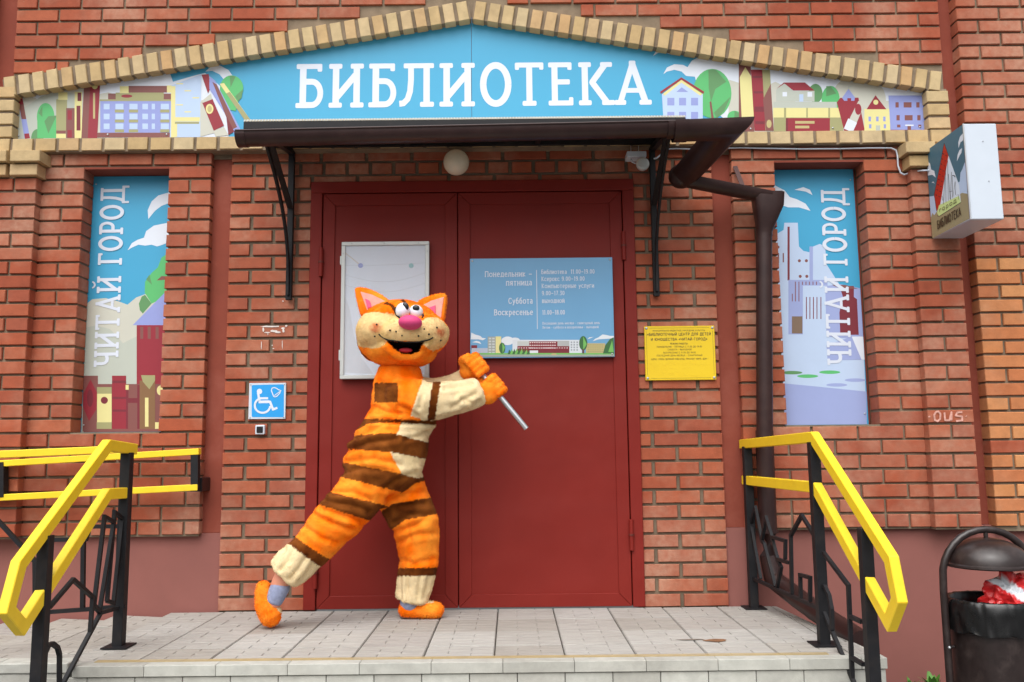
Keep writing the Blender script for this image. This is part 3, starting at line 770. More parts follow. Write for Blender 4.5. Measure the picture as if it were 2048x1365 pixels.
# railing along the ramp edge and the handrail on the wall side
rm = thing('ramp_railing', 'low black and yellow railing along the front edge of the ramp at left', 'railing')
yR = -.865
Q = lambda px, py: S(px, py, yR)
MB().bar([P(-.86, .902), Q(0, 909.5), (-3.4, yR, .80)], .05, .035, up=(0, 0, 1)).build('handrail', M['yellow_paint'], rm, bevel=.003)
for pl in ([(1250, 605), (870, 640), (480, 668), (0, 702), (-300, 720)], [(830, -190), (820, 640)]):
    MB().bar([Q(*z3(*p)) for p in pl], .018, up=(0, 1, 0)).build('ornament_bar', M['black_metal'], rm)
for pl in ([(1360, 1040), (1020, 1045), (975, 1190), (405, 1197)], [(-300, 340), (-300, 690), (0, 1000), (240, 1260), (400, 1440), (405, 2030)]):
    MB().bar([Q(*z2(*p)) for p in pl], .018, up=(0, 1, 0)).build('ornament_bar', M['black_metal'], rm)
MB().bar([(-3.05, yR, rz(-3.05)), (-3.05, yR, .83)], .046, up=(0, 1, 0)).build('post', M['black_metal'], rm)
rw = thing('wall_handrail', 'double yellow handrail fixed to the wall under the left window sign', 'handrail')
yw = -.13
W_ = lambda px, py: S(px, py, yw)
a, b = W_(400, 903.5), W_(-5, 928)
MB().bar([a, b, (-4, yw, .78)], .044, .035, up=(0, 0, 1)).build('upper_rail', M['yellow_paint'], rw, bevel=.003)
a, b = W_(398, 975), W_(-5, 996)
MB().bar([a, b, (-4, yw, .59)], .044, .035, up=(0, 0, 1)).build('lower_rail', M['yellow_paint'], rw, bevel=.003)
MB().bar([W_(391, 905), W_(391, 983)], .04, up=(0, 1, 0)).build('post', M['black_metal'], rw)
MB().bar([W_(3, 925), W_(3, 995)], .05, up=(0, 1, 0)).build('post', M['black_metal'], rw)
q1 = S(404, 968, -.05)
MB().box(q1.x-.022, q1.x+.022, -.11, .022, q1.z-.04, q1.z+.035).build('wall_bracket', M['black_plastic'], rw, bevel=.004)
# ================================================================== SIGNS
class Print(MB):
    """flat print: each shape lies a hair in front of the shapes it overlaps"""
    def __init__(s, y, n=(0, -1, 0), step=.0001):
        super().__init__(); s.y = y; s.n = Vector(n); s.st = step; s.bb = []
    def put(s, pts, col, extra=0):
        pts = [Vector(p) for p in pts]
        ax = (0, 2) if abs(s.n.y) > .5 else (1, 2)
        b = (min(p[ax[0]] for p in pts), max(p[ax[0]] for p in pts), min(p[2] for p in pts), max(p[2] for p in pts))
        l = 0
        for (q, k) in s.bb:
            if q[0] < b[1] and b[0] < q[1] and q[2] < b[3] and b[2] < q[3]: l = max(l, k+1)
        s.bb.append((b, l))
        pts = [p+s.n*(s.st*l) for p in pts]
        # make the face look along n
        nn = Vector((0, 0, 0))
        for i in range(len(pts)): nn += pts[i].cross(pts[(i+1) % len(pts)])
        if nn.dot(s.n) < 0: pts = pts[::-1]
        s.add(pts, [tuple(range(len(pts)))], col)
        return l
def tessellate(me):
    bm = bmesh.new(); bm.from_mesh(me)
    big = [f for f in bm.faces if len(f.verts) > 4]
    bmesh.ops.triangulate(bm, faces=big, ngon_method='EAR_CLIP'); bm.to_mesh(me); bm.free()
def thick(pts, w, join=True):
    """a stroke as a list of convex polygons (2D)"""
    out = []
    for a, b in zip(pts[:-1], pts[1:]):
        dx, dy = b[0]-a[0], b[1]-a[1]; L = math.hypot(dx, dy) or 1e-6
        nx, ny = -dy/L*w/2, dx/L*w/2
        out.append([(a[0]+nx, a[1]+ny), (b[0]+nx, b[1]+ny), (b[0]-nx, b[1]-ny), (a[0]-nx, a[1]-ny)])
    if join:
        for p in pts[1:-1]: out.append([(p[0]+w/2*math.cos(k*math.pi/5), p[1]+w/2*math.sin(k*math.pi/5)) for k in range(10)])
    return out
def stroke_outline(pts, w):
    """one closed outline for a smooth open stroke"""
    n = len(pts); L = []; R = []
    for i in range(n):
        a = pts[max(0, i-1)]; b = pts[min(n-1, i+1)]
        dx, dy = b[0]-a[0], b[1]-a[1]; q = math.hypot(dx, dy) or 1e-6
        nx, ny = -dy/q*w/2, dx/q*w/2
        L.append((pts[i][0]+nx, pts[i][1]+ny)); R.append((pts[i][0]-nx, pts[i][1]-ny))
    return L, R
def ribbon(pts, w):
    L, R = stroke_outline(pts, w)
    return [[L[i], L[i+1], R[i+1], R[i]] for i in range(len(pts)-1)]
def rrect(x0, y0, x1, y1, r=.03):
    o = []
    for (cx_, cy_, a0) in ((x1-r, y1-r, 0), (x0+r, y1-r, 90), (x0+r, y0+r, 180), (x1-r, y0+r, 270)):
        for k in range(4): a = math.radians(a0+30*k); o.append((cx_+r*math.cos(a), cy_+r*math.sin(a)))
    return o
def ell(cx_, cy_, rx, ry, a0, a1, n=16): return [(cx_+rx*math.cos(math.radians(a0+(a1-a0)*i/n)), cy_+ry*math.sin(math.radians(a0+(a1-a0)*i/n))) for i in range(n+1)]
T_, SE = .155, .115
def serif(cx_, top, w=.32): return rrect(cx_-w/2, (1-SE) if top else 0, cx_+w/2, 1 if top else SE, .035)
def stem(cx_, y0=.03, y1=.97): return [(cx_-T_/2, y0), (cx_+T_/2, y0), (cx_+T_/2, y1), (cx_-T_/2, y1)]
def glyph(ch):
    """slab letters as (width, convex pieces) with cap height 1"""
    g_ = []
    if ch == 'Б':
        w = .66; g_ += [stem(.17), rrect(.01, .885, .62, 1), rrect(.51, .82, .62, .99), rrect(0, 0, .3, SE)]
        g_ += ribbon([(.17, .595), (.38, .595)]+ell(.38, .33, .205, .265, 90, -90, 14)+[(.10, .065)], .135)
    elif ch in 'ИЙ':
        w = .84; g_ += [stem(.17), stem(.67), serif(.16, 1), serif(.16, 0), serif(.68, 1), serif(.68, 0)]
        g_ += thick([(.20, .24), (.64, .74)], .15)
        if ch == 'Й': g_ += ribbon(ell(.42, 1.22, .15, .13, 190, 350, 10), .075)
    elif ch in 'ЛД':
        w = .86
        if ch == 'Л':
            g_ += ribbon([(.30, .95), (.30, .62), (.28, .36), (.22, .18), (.12, .085), (.02, .075)], .14)
            g_ += [rrect(.12, .885, .86, 1), stem(.68), serif(.69, 0, .34)]
        else:
            w = .9
            g_ += ribbon([(.30, .95), (.30, .62), (.27, .36), (.20, .15), (.14, .06)], .14)
            g_ += [rrect(.14, .885, .80, 1), stem(.66), rrect(0, -.02, .9, .10), rrect(0, -.20, .11, .09), rrect(.79, -.20, .9, .09)]
    elif ch == 'О':
        w = .76; g_ += ribbon(ell(.38, .5, .30, .44, 0, 360, 40), .155)
    elif ch == 'Т':
        w = .78; g_ += [stem(.39), rrect(.02, .885, .76, 1), rrect(.02, .83, .13, .99), rrect(.65, .83, .76, .99), serif(.39, 0, .36)]
    elif ch == 'Е':
        w = .66; g_ += [stem(.17), rrect(.01, .885, .61, 1), rrect(.50, .82, .61, .99), rrect(.2, .485, .56, .605), rrect(.01, 0, .64, SE), rrect(.53, .01, .64, .19)]
    elif ch == 'К':
        w = .88; g_ += [stem(.16), serif(.16, 1), serif(.16, 0), serif(.70, 1, .30), serif(.74, 0, .32)]
        g_ += thick([(.66, .93), (.34, .53), (.70, .07)], .145)
    elif ch == 'А':
        w = .9; g_ += thick([(.14, .06), (.455, .96)], .135)+thick([(.75, .06), (.445, .96)], .155)+[rrect(.37, .9, .53, 1.03), rrect(.24, .28, .66, .39), serif(.14, 0, .28), serif(.75, 0, .3)]
    elif ch == 'Ч':
        w = .78; g_ += [stem(.60), serif(.14, 1), serif(.61, 1), serif(.61, 0)]
        g_ += ribbon([(.14, .95), (.14, .66), (.17, .54), (.26, .47), (.40, .455), (.58, .50)], .145)
    elif ch == 'Г':
        w = .62; g_ += [stem(.17), rrect(.01, .885, .60, 1), rrect(.49, .82, .60, .99), serif(.17, 0, .34)]
    elif ch == 'Р':
        w = .66; g_ += [stem(.17), rrect(.01, .885, .3, 1), serif(.17, 0, .34)]
        g_ += ribbon([(.17, .935), (.38, .935)]+ell(.38, .68, .20, .255, 90, -90, 14)+[(.17, .425)], .135)
    else: w = .4
    return w, g_
def letter(parent, ch, place, y, mat, lift=.0005, n=(0, -1, 0)):
    """place maps glyph coordinates (u 0..1 over the width, v) to a point of the sign"""
    w, gs = glyph(ch)
    p = Print(y, n, .00005)
    for q in gs: p.put([Vector(place(u/w, v))+Vector(n)*lift for u, v in q], None)
    me = p.mesh('letter'); tessellate(me)
    return link('letter', me, parent, mat)
SK = {
'А': (.8, [[(0, 0), (.4, 1), (.8, 0)], [(.14, .33), (.66, .33)]]),
'Б': (.66, [[(.6, 1), (.08, 1), (.08, 0), (.38, 0), (.57, .09), (.62, .28), (.57, .47), (.38, .56), (.08, .56)]]),
'В': (.66, [[(.08, 0), (.08, 1), (.36, 1), (.53, .93), (.57, .77), (.5, .61), (.36, .54), (.08, .54)], [(.36, .54), (.56, .46), (.62, .28), (.56, .08), (.36, 0), (.08, 0)]]),
'Г': (.58, [[(.08, 0), (.08, 1), (.56, 1)]]),
'Д': (.8, [[(0, -.18), (0, 0), (.8, 0), (.8, -.18)], [(.1, 0), (.22, .4), (.24, 1), (.68, 1), (.68, 0)]]),
'Е': (.6, [[(.58, 1), (.08, 1), (.08, 0), (.58, 0)], [(.08, .53), (.52, .53)]]),
'Ж': (1., [[(.5, 0), (.5, 1)], [(.05, 1), (.5, .52), (.95, 1)], [(.0, 0), (.5, .52), (1, 0)]]),
'И': (.74, [[(.08, 1), (.08, 0), (.66, 1), (.66, 0)]]),
'Й': (.74, [[(.08, 1), (.08, 0), (.66, 1), (.66, 0)], [(.22, 1.28), (.37, 1.18), (.52, 1.28)]]),
'К': (.68, [[(.08, 0), (.08, 1)], [(.62, 1), (.1, .5), (.66, 0)]]),
'Л': (.74, [[(0, .02), (.1, .06), (.18, .3), (.2, 1), (.66, 1), (.66, 0)]]),
'М': (.9, [[(.08, 0), (.1, 1), (.45, .2), (.8, 1), (.82, 0)]]),
'Н': (.74, [[(.08, 0), (.08, 1)], [(.66, 0), (.66, 1)], [(.08, .53), (.66, .53)]]),
'О': (.8, [[(.4, 1), (.16, .9), (.05, .65), (.05, .35), (.16, .1), (.4, 0), (.64, .1), (.75, .35), (.75, .65), (.64, .9), (.4, 1)]]),
'П': (.74, [[(.08, 0), (.08, 1), (.66, 1), (.66, 0)]]),
'Р': (.62, [[(.08, 0), (.08, 1), (.36, 1), (.54, .92), (.58, .72), (.54, .52), (.36, .43), (.08, .43)]]),
'С': (.7, [[(.66, .78), (.56, .95), (.38, 1), (.16, .9), (.05, .65), (.05, .35), (.16, .1), (.38, 0), (.56, .05), (.66, .22)]]),
'Т': (.7, [[(.35, 0), (.35, 1)], [(.02, 1), (.68, 1)]]),
'У': (.7, [[(.02, 1), (.36, .32)], [(.68, 1), (.3, .1), (.18, 0), (.06, 0)]]),
'Х': (.7, [[(.02, 1), (.68, 0)], [(.68, 1), (.02, 0)]]),
'Ц': (.78, [[(.08, 1), (.08, 0), (.76, 0), (.76, -.18)], [(.62, 1), (.62, 0)]]),
'Ч': (.66, [[(.06, 1), (.06, .62), (.16, .46), (.36, .44), (.58, .5)], [(.58, 1), (.58, 0)]]),
'Ш': (1., [[(.08, 1), (.08, 0), (.92, 0), (.92, 1)], [(.5, 0), (.5, 1)]]),
'Ы': (.9, [[(.08, 1), (.08, 0), (.34, 0), (.5, .08), (.55, .27), (.5, .46), (.34, .54), (.08, .54)], [(.82, 0), (.82, 1)]]),
'Ь': (.62, [[(.08, 1), (.08, 0), (.36, 0), (.53, .08), (.58, .27), (.53, .46), (.36, .54), (.08, .54)]]),
'Ю': (1.05, [[(.08, 0), (.08, 1)], [(.08, .53), (.36, .53)], [(.68, 1), (.46, .9), (.36, .65), (.36, .35), (.46, .1), (.68, 0), (.9, .1), (1, .35), (1, .65), (.9, .9), (.68, 1)]]),
'Я': (.64, [[(.56, 0), (.56, 1), (.28, 1), (.1, .92), (.06, .74), (.1, .56), (.28, .48), (.56, .48)], [(.34, .48), (.04, 0)]]),
'0': (.6, [[(.3, 1), (.12, .86), (.06, .5), (.12, .14), (.3, 0), (.48, .14), (.54, .5), (.48, .86), (.3, 1)]]),
'1': (.38, [[(.04, .82), (.24, 1), (.24, 0)]]),
'2': (.58, [[(.06, .76), (.14, .94), (.3, 1), (.48, .92), (.52, .74), (.42, .5), (.05, 0), (.55, 0)]]),
'3': (.58, [[(.06, .98), (.5, .98), (.26, .58), (.46, .5), (.53, .28), (.44, .06), (.26, 0), (.05, .08)]]),
'4': (.6, [[(.44, 0), (.44, 1), (.03, .28), (.57, .28)]]),
'7': (.54, [[(.04, 1), (.52, 1), (.2, 0)]]),
'8': (.58, [[(.29, 1), (.1, .9), (.1, .64), (.29, .54), (.48, .64), (.48, .9), (.29, 1)], [(.29, .54), (.06, .42), (.06, .12), (.29, 0), (.52, .12), (.52, .42), (.29, .54)]]),
'9': (.58, [[(.1, .04), (.3, .0), (.48, .2), (.53, .62), (.46, .92), (.29, 1), (.1, .9), (.05, .68), (.12, .46), (.3, .4), (.5, .5)]]),
'.': (.24, [[(.03, .05), (.21, .05)]]), ',': (.22, [[(.13, .04), (.06, -.14)]]), ':': (.22, [[(.08, .0), (.14, .0)], [(.08, .55), (.14, .55)]]),
'-': (.4, [[(.06, .42), (.34, .42)]]), '–': (.7, [[(.04, .42), (.66, .42)]]),
'«': (.5, [[(.24, .7), (.06, .45), (.24, .2)], [(.46, .7), (.28, .45), (.46, .2)]]), '»': (.5, [[(.04, .7), (.22, .45), (.04, .2)], [(.26, .7), (.44, .45), (.26, .2)]]),
'а': (.56, [[(.08, .62), (.2, .72), (.36, .7), (.45, .58), (.45, .0), (.54, .0)], [(.45, .42), (.2, .4), (.07, .3), (.07, .12), (.18, 0), (.34, .03), (.45, .16)]]),
'б': (.6, [[(.52, 1.05), (.3, .98), (.12, .8), (.06, .5), (.07, .2), (.2, .02), (.36, .0), (.5, .12), (.53, .34), (.47, .58), (.32, .66), (.16, .6), (.07, .4)]]),
'е': (.58, [[(.07, .38), (.53, .38), (.5, .58), (.4, .7), (.28, .72), (.13, .63), (.06, .45), (.07, .2), (.17, .03), (.32, 0), (.5, .08)]]),
'р': (.6, [[(.1, -.3), (.1, .7)], [(.1, .58), (.24, .71), (.4, .7), (.51, .56), (.53, .34), (.46, .1), (.32, .0), (.18, .03), (.1, .16)]]),
'у': (.58, [[(.05, .72), (.3, .05)], [(.55, .72), (.3, .05), (.2, -.22), (.04, -.28)]]),
}
def sk(ch, slab):
    if ch == ' ': return .34, []
    k = (1, 1)
    if ch in SK: w, ls = SK[ch]
    else: w, ls = SK[ch.upper()]; k = (.82, .72)
    w *= k[0]; ls = [[(x*k[0], y*k[1]) for x, y in l] for l in ls]
    if slab and ch not in '.,:-–«»аеоОсСбБ':
        add = []; top = k[1] if ch != 'р' else .7
        for l in ls:
            for a, b in ((l[0], l[1]), (l[-1], l[-2])):
                if abs(a[0]-b[0]) < .16 and (abs(a[1]) < .03 or abs(a[1]-1) < .03 or abs(a[1]-top) < .03 or a[1] < -.25): add.append([(a[0]-.12, a[1]), (a[0]+.12, a[1])])
        ls = ls+add
    return w, ls
def text(parent, s, at, size, y, mat, width=None, align='LEFT', bold=0.0, name='lettering', rotm=None, slab=True, wt=.115):
    """a printed line of lettering drawn with pen strokes; size = cap height"""
    gap = .2; adv = sum(sk(c, slab)[0]+gap for c in s)-gap
    kx = (width/adv) if width else size; wd = adv*kx
    p = Print(y, (0, -1, 0) if rotm is None else (-1, 0, 0), .00006); pos = 0
    off = -wd if align == 'RIGHT' else -wd/2 if align == 'CENTER' else 0
    for c in s:
        w, ls = sk(c, slab)
        for l in ls:
            pts = [((pos+x)*kx+off, v*size) for x, v in l]
            for q in thick(pts, wt*size*(1+bold), len(pts) > 2):
                q = [Vector((at[0]+u, y, at[1]+v)) if rotm is None else rotm(u, v) for u, v in q]
                p.put(q, None)
        pos += w+gap
    me = p.mesh(name); tessellate(me); o = link(name, me, parent, mat); o['kind'] = 'stuff'; return o

# colours of the printed town
BL = C(62, 154, 194); WH = C(210, 217, 228); GR = C(176, 182, 172); GR2 = C(190, 190, 178); LG = C(88, 176, 108); DG = C(92, 140, 92)
LV = C(140, 150, 204); LB = C(176, 196, 224); YE = C(216, 208, 144); BR = C(126, 78, 74); RD = C(142, 44, 56); DR = C(116, 44, 54); OL = C(154, 152, 108); BE = C(182, 168, 118)
def ellp(cx_, cy_, rx, ry, n=28): return [(cx_+rx*math.cos(2*math.pi*i/n), cy_+ry*math.sin(2*math.pi*i/n)) for i in range(n)]
def rc(x0, y0, x1, y1): return [(x0, y0), (x1, y0), (x1, y1), (x0, y1)]

# ------------------------------------------------------------------ gable sign
gs = thing('gable_sign', 'wide blue gable sign lettered in white with a printed book town at both ends', 'sign')
YS = -.016
outl = [(-2.752, 2.70), (2.685, 2.70), (2.685, 3.01), (-.030, 3.485), (-2.752, 3.055)]
seamx = -.032
def zt(x): return 3.055+(3.485-3.055)*(x+2.752)/2.722 if x < -.03 else 3.485-(3.485-3.01)*(x+.03)/2.715
MB().poly([(-2.752, YS, 2.70), (seamx-.0012, YS, 2.70), (seamx-.0012, YS, zt(seamx)), (-2.752, YS, 3.055)], None, (0, .004, 0)).build('sign_panel', simple('sign_blue', BL, 0.42, var=0.03, scale=1.2, spec=0.35), gs)
MB().poly([(seamx+.0012, YS, 2.70), (2.685, YS, 2.70), (2.685, YS, 3.01), (seamx+.0012, YS, zt(seamx))], None, (0, .004, 0)).build('sign_panel', D2.materials['sign_blue'], gs)
MB().box(-2.77, 2.70, -.010, .008, 2.695, 3.02).poly([(-2.765, -.010, 3.02), (2.70, -.010, 3.02), (-.03, -.010, 3.49)], None, (0, .017, 0)).build('backing_board', M['plaster'], gs)
art = Print(YS-.0004)
YL = YS-.0006
def clipped(pts):                          # keep the print inside the sign outline
    def clip(poly, f):
        o = []
        for i in range(len(poly)):
            a, b = poly[i], poly[(i+1) % len(poly)]; fa, fb = f(a), f(b)
            if fa >= 0: o.append(a)
            if (fa >= 0) != (fb >= 0): t = fa/(fa-fb); o.append(a+(b-a)*t)
        return o
    pts = clip(pts, lambda p: p.z-2.702)
    if not pts: return pts
    pts = clip(pts, lambda p: p.x+2.750)
    if pts: pts = clip(pts, lambda p: 2.683-p.x)
    if pts and all(p.x < 0 for p in pts): pts = clip(pts, lambda p: zt(min(p.x, -.04))-.004-p.z)
    elif pts: pts = clip(pts, lambda p: (3.485-.175*(p.x+.03))-.004-p.z)
    return pts
def A(zone, pts, col, clip=True):
    sc, ox, oy = zone
    w = [S(ox+x/sc, oy+y/sc, YL) for x, y in pts]
    for p in w: p.y = YS-.0006
    if clip: w = clipped(w)
    if len(w) > 2: art.put(w, col)
Z1 = (3.4133, 0, 0)
# left end
A(Z1, [(90, 650), (90, 960), (1560, 960), (1560, 800), (1500, 700), (1560, 640), (1400, 500), (1340, 514), (1180, 560), (1160, 500), (1100, 460), (700, 480)], WH)
A(Z1, [(90, 660), (160, 650), (215, 660), (260, 680), (330, 640), (420, 580), (480, 574), (560, 590), (640, 650), (740, 632), (830, 660), (830, 960), (90, 960)], GR2)
A(Z1, [(90, 960), (90, 800), (160, 740), (280, 660), (400, 625), (500, 640), (560, 700), (560, 960)], GR)
A(Z1, [(118, 655), (150, 655), (205, 945), (168, 950)], LV); A(Z1, [(118, 655), (150, 655), (162, 715), (130, 715)], RD); A(Z1, [(130, 715), (162, 715), (180, 815), (148, 815)], BR); A(Z1, [(166, 915), (198, 912), (205, 945), (170, 950)], RD)
A(Z1, ellp(255, 945, 42, 62), DG); A(Z1, ellp(312, 800, 60, 95)[0:], LG); A(Z1, rc(255, 800, 384, 945), LG); A(Z1, [(262, 775), (290, 725), (290, 800)], DG); A(Z1, [(303, 830), (330, 795), (388, 790), (330, 915)], DG)
A(Z1, rc(384, 680, 458, 900), OL); A(Z1, rc(398, 632, 462, 684), YE); A(Z1, rc(384, 893, 450, 915), BR); A(Z1, rc(384, 915, 450, 945), YE)
A(Z1, rc(452, 740, 512, 945), BR); A(Z1, rc(462, 755, 492, 820), RD); A(Z1, rc(462, 890, 492, 940), RD)
A(Z1, rc(510, 630, 560, 945), YE); A(Z1, rc(530, 634, 556, 692), DR); A(Z1, rc(523, 724, 550, 893), DR)
A(Z1, [(574, 575), (620, 575), (604, 945), (556, 945)], BR); A(Z1, [(618, 545), (686, 545), (664, 945), (600, 945)], RD)
A(Z1, ellp(648, 592, 19, 19), YE); A(Z1, rc(636, 636, 650, 812), BE)
A(Z1, rc(684, 690, 1170, 910), LV); A(Z1, rc(680, 680, 1172, 692), OL); A(Z1, rc(664, 908, 1165, 940), BR)
for i, x in enumerate((708, 788, 884, 972, 1036, 1098)):
    for yy2 in (710, 778, 845):
        wd = (40, 55, 55, 38, 22, 55)[i]
        A(Z1, rc(x, yy2, x+wd, yy2+38), LB)
        if i in (1, 2, 5): A(Z1, rc(x-4, yy2+40, x+wd+4, yy2+60), OL)
A(Z1, rc(738, 640, 1170, 680), BR); A(Z1, rc(790, 634, 1118, 682), OL); A(Z1, ellp(866, 658, 38, 11), RD)
A(Z1, rc(818, 590, 880, 638), YE); A(Z1, rc(878, 588, 1142, 634), BR); A(Z1, rc(1140, 585, 1176, 634), YE)
A(Z1, [(1172, 585), (1375, 510), (1368, 940), (1160, 940)], LB); A(Z1, rc(1168, 590, 1198, 940), YE); A(Z1, rc(1180, 802, 1365, 832), YE); A(Z1, rc(1195, 834, 1360, 848), OL); A(Z1, rc(1190, 848, 1210, 936), YE)
for k in range(5): A(Z1, rc(1205+(k % 3)*55, 570+k*48, 1250+(k % 3)*55, 578+k*48), YE)
A(Z1, [(1368, 700), (1440, 640), (1500, 900), (1368, 935)], GR2)
A(Z1, [(1402, 490), (1440, 455), (1500, 448), (1560, 480), (1592, 525), (1540, 560), (1500, 510), (1450, 485)], WH)
A(Z1, ellp(1582, 605, 80, 88), LG); A(Z1, [(1500, 600), (1630, 690), (1610, 760), (1560, 750)], LG); A(Z1, [(1568, 520), (1610, 524), (1575, 600)], DG); A(Z1, [(1605, 660), (1660, 610), (1650, 670), (1625, 695)], DG)
A(Z1, [(1376, 512), (1425, 508), (1440, 600), (1420, 640)], RD); A(Z1, [(1430, 520), (1470, 555), (1650, 900), (1600, 920), (1550, 800), (1430, 610)], LV)
A(Z1, [(1450, 560), (1480, 580), (1620, 870), (1580, 890)], BR); A(Z1, [(1500, 575), (1530, 570), (1710, 820), (1690, 850)], YE); A(Z1, [(1545, 640), (1570, 630), (1710, 820), (1690, 850)], OL)
A(Z1, [(1380, 700), (1450, 675), (1530, 860), (1460, 895)], RD); A(Z1, [(1455, 900), (1530, 868), (1560, 925), (1475, 935)], GR2); A(Z1, ellp(1432, 746, 26, 34), YE); A(Z1, ellp(1432, 746, 15, 22), BE)
A(Z1, [(1372, 690), (1440, 665), (1450, 680), (1385, 705)], GR2); A(Z1, [(1545, 790), (1600, 900), (1560, 925)], DR)
# right end
Z3 = (3.4133, 1000, 0); Z4 = (3.4125, 1500, 0)
A(Z3, [(1045, 384), (1065, 350), (1110, 328), (1170, 316), (1180, 325), (1275, 338), (1180, 365), (1150, 370), (1120, 355), (1080, 362)], WH)
A(Z3, [(1115, 508), (1140, 462), (1190, 440), (1250, 445), (1280, 460), (1310, 415), (1380, 380), (1460, 370), (1560, 385), (2048, 445), (3000, 600), (3000, 900), (1650, 900), (1380, 700), (1330, 525), (1270, 520), (1240, 490), (1190, 478), (1140, 490)], WH)
A(Z3, [(1560, 545), (1640, 570), (1700, 640), (1880, 560), (2000, 620), (2060, 900), (1560, 900)], GR2)
A(Z4, ellp(740, 700, 190, 190), GR2)
A(Z4, rc(590, 690, 1230, 905), GR2)
A(Z3, [(1116, 640), (1388, 635), (1384, 830), (1116, 830)], LB); A(Z3, [(1110, 642), (1240, 545), (1380, 640), (1240, 560)], YE); A(Z3, [(1110, 645), (1240, 560), (1380, 642), (1370, 660), (1240, 575), (1120, 660)], LB)
A(Z3, [(1092, 628), (1238, 530), (1394, 628), (1388, 644), (1238, 546), (1098, 642)], RD); A(Z3, [(1112, 643), (1238, 549), (1380, 643), (1368, 652), (1238, 564), (1124, 652)], YE)
A(Z3, [(1203, 630), (1240, 598), (1285, 630)], LV)
for x in (1142, 1222, 1304):
    A(Z3, rc(x, 670, x+48, 722), LV); A(Z3, rc(x, 766, x+48, 815), LV)
A(Z3, ellp(1448, 640, 132, 168), LG); A(Z3, [(1300, 620), (1385, 640), (1385, 800), (1330, 760)], LB)
A(Z3, ellp(1448, 640, 130, 166), LG); A(Z3, [(1422, 480), (1470, 475), (1545, 560), (1470, 610), (1440, 700), (1424, 600)], DG); A(Z3, [(1460, 770), (1575, 660), (1530, 760), (1480, 810)], DG); A(Z3, [(1430, 700), (1442, 690), (1462, 830), (1445, 830)], BR)
A(Z3, [(1105, 640), (1120, 655), (1240, 560), (1370, 655), (1384, 640), (1384, 830), (1116, 830)], LB)
A(Z3, [(1092, 628), (1238, 530), (1394, 628), (1388, 644), (1238, 546), (1098, 642)], RD); A(Z3, [(1112, 643), (1238, 549), (1380, 643), (1368, 656), (1238, 566), (1124, 656)], YE); A(Z3, [(1203, 630), (1240, 598), (1285, 630)], LV)
for x in (1142, 1222, 1304):
    A(Z3, rc(x, 670, x+48, 722), LV); A(Z3, rc(x, 766, x+48, 815), LV)
A(Z3, ellp(1600, 800, 48, 42), LG); A(Z3, [(1600, 758), (1640, 780), (1645, 810), (1600, 810)], DG)
A(Z3, rc(1630, 400, 1712, 900), BR); A(Z3, [(1636, 530), (1674, 460), (1718, 530), (1736, 815), (1650, 815)], YE); A(Z3, rc(1636, 818, 1736, 900), BR)
A(Z3, [(1712, 478), (1790, 478), (1812, 895), (1738, 895)], RD); A(Z3, rc(1724, 520, 1790, 535), DR); A(Z3, rc(1732, 625, 1796, 640), DR); A(Z3, rc(1738, 730, 1802, 765), DR); A(Z3, rc(1742, 830, 1806, 850), DR)
A(Z3, [(1790, 478), (1842, 480), (1868, 895), (1812, 895)], OL); A(Z3, [(1795, 680), (1848, 575), (1868, 895), (1815, 895)], BR); A(Z3, ellp(1836, 848, 17, 28), BE)
# last block: house on books, hill, castle, yellow house, lilac block
A(Z4, ellp(550, 680, 62, 92), LG); A(Z4, ellp(447, 640, 48, 66), DG); A(Z4, [(520, 590), (550, 590), (590, 640), (520, 660)], DG)
A(Z4, [(178, 615), (235, 570), (295, 622), (440, 622), (440, 695), (178, 695)], GR); A(Z4, [(178, 610), (230, 565), (375, 565), (440, 620), (295, 620), (235, 572)], RD)
A(Z4, rc(222, 630, 252, 660), WH); A(Z4, rc(392, 630, 424, 662), WH); A(Z4, rc(336, 645, 364, 695), LB)
A(Z4, rc(160, 697, 592, 740), GR); A(Z4, rc(158, 738, 616, 806), YE); A(Z4, rc(232, 738, 246, 806), OL); A(Z4, rc(384, 738, 394, 806), OL); A(Z4, rc(534, 738, 546, 806), OL)
A(Z4, rc(162, 804, 636, 902), OL); A(Z4, rc(244, 808, 545, 902), RD); A(Z4, rc(308, 828, 440, 846), BE); A(Z4, rc(308, 860, 404, 878), BE); A(Z4, rc(244, 808, 258, 902), DR)
A(Z4, [(592, 700), (615, 670), (740, 668), (785, 905), (645, 905)], RD); A(Z4, [(628, 670), (672, 608), (716, 668), (712, 690), (690, 690), (690, 672), (664, 672), (664, 690), (642, 690)], LV); A(Z4, rc(670, 588, 692, 598), GR); A(Z4, rc(670, 588, 674, 612), GR)
A(Z4, [(740, 690), (780, 715), (700, 905), (645, 880)], GR2); A(Z4, ellp(738, 748, 22, 38), RD); A(Z4, [(640, 880), (670, 810), (730, 840), (700, 905)], WH)
A(Z4, rc(780, 745, 956, 902), YE); A(Z4, [(795, 748), (856, 652), (930, 748)], RD); A(Z4, ellp(858, 700, 17, 17), YE)
for x in (808, 860, 908):
    A(Z4, rc(x, 798, x+17, 830), LV)
    if x != 860: A(Z4, rc(x+4, 850, x+20, 878), LV)
A(Z4, rc(858, 858, 888, 900), GR)
A(Z4, [(944, 654), (1200, 654), (1214, 890), (958, 890)], LV); A(Z4, rc(958, 888, 1216, 905), RD)
for yy2 in (700, 788):
    A(Z4, rc(992+(yy2-700)*.08, yy2, 1014+(yy2-700)*.08, yy2+36), BR); A(Z4, rc(1048+(yy2-700)*.08, yy2, 1102+(yy2-700)*.08, yy2+36), BR); A(Z4, rc(1134+(yy2-700)*.08, yy2, 1156+(yy2-700)*.08, yy2+36), BR)
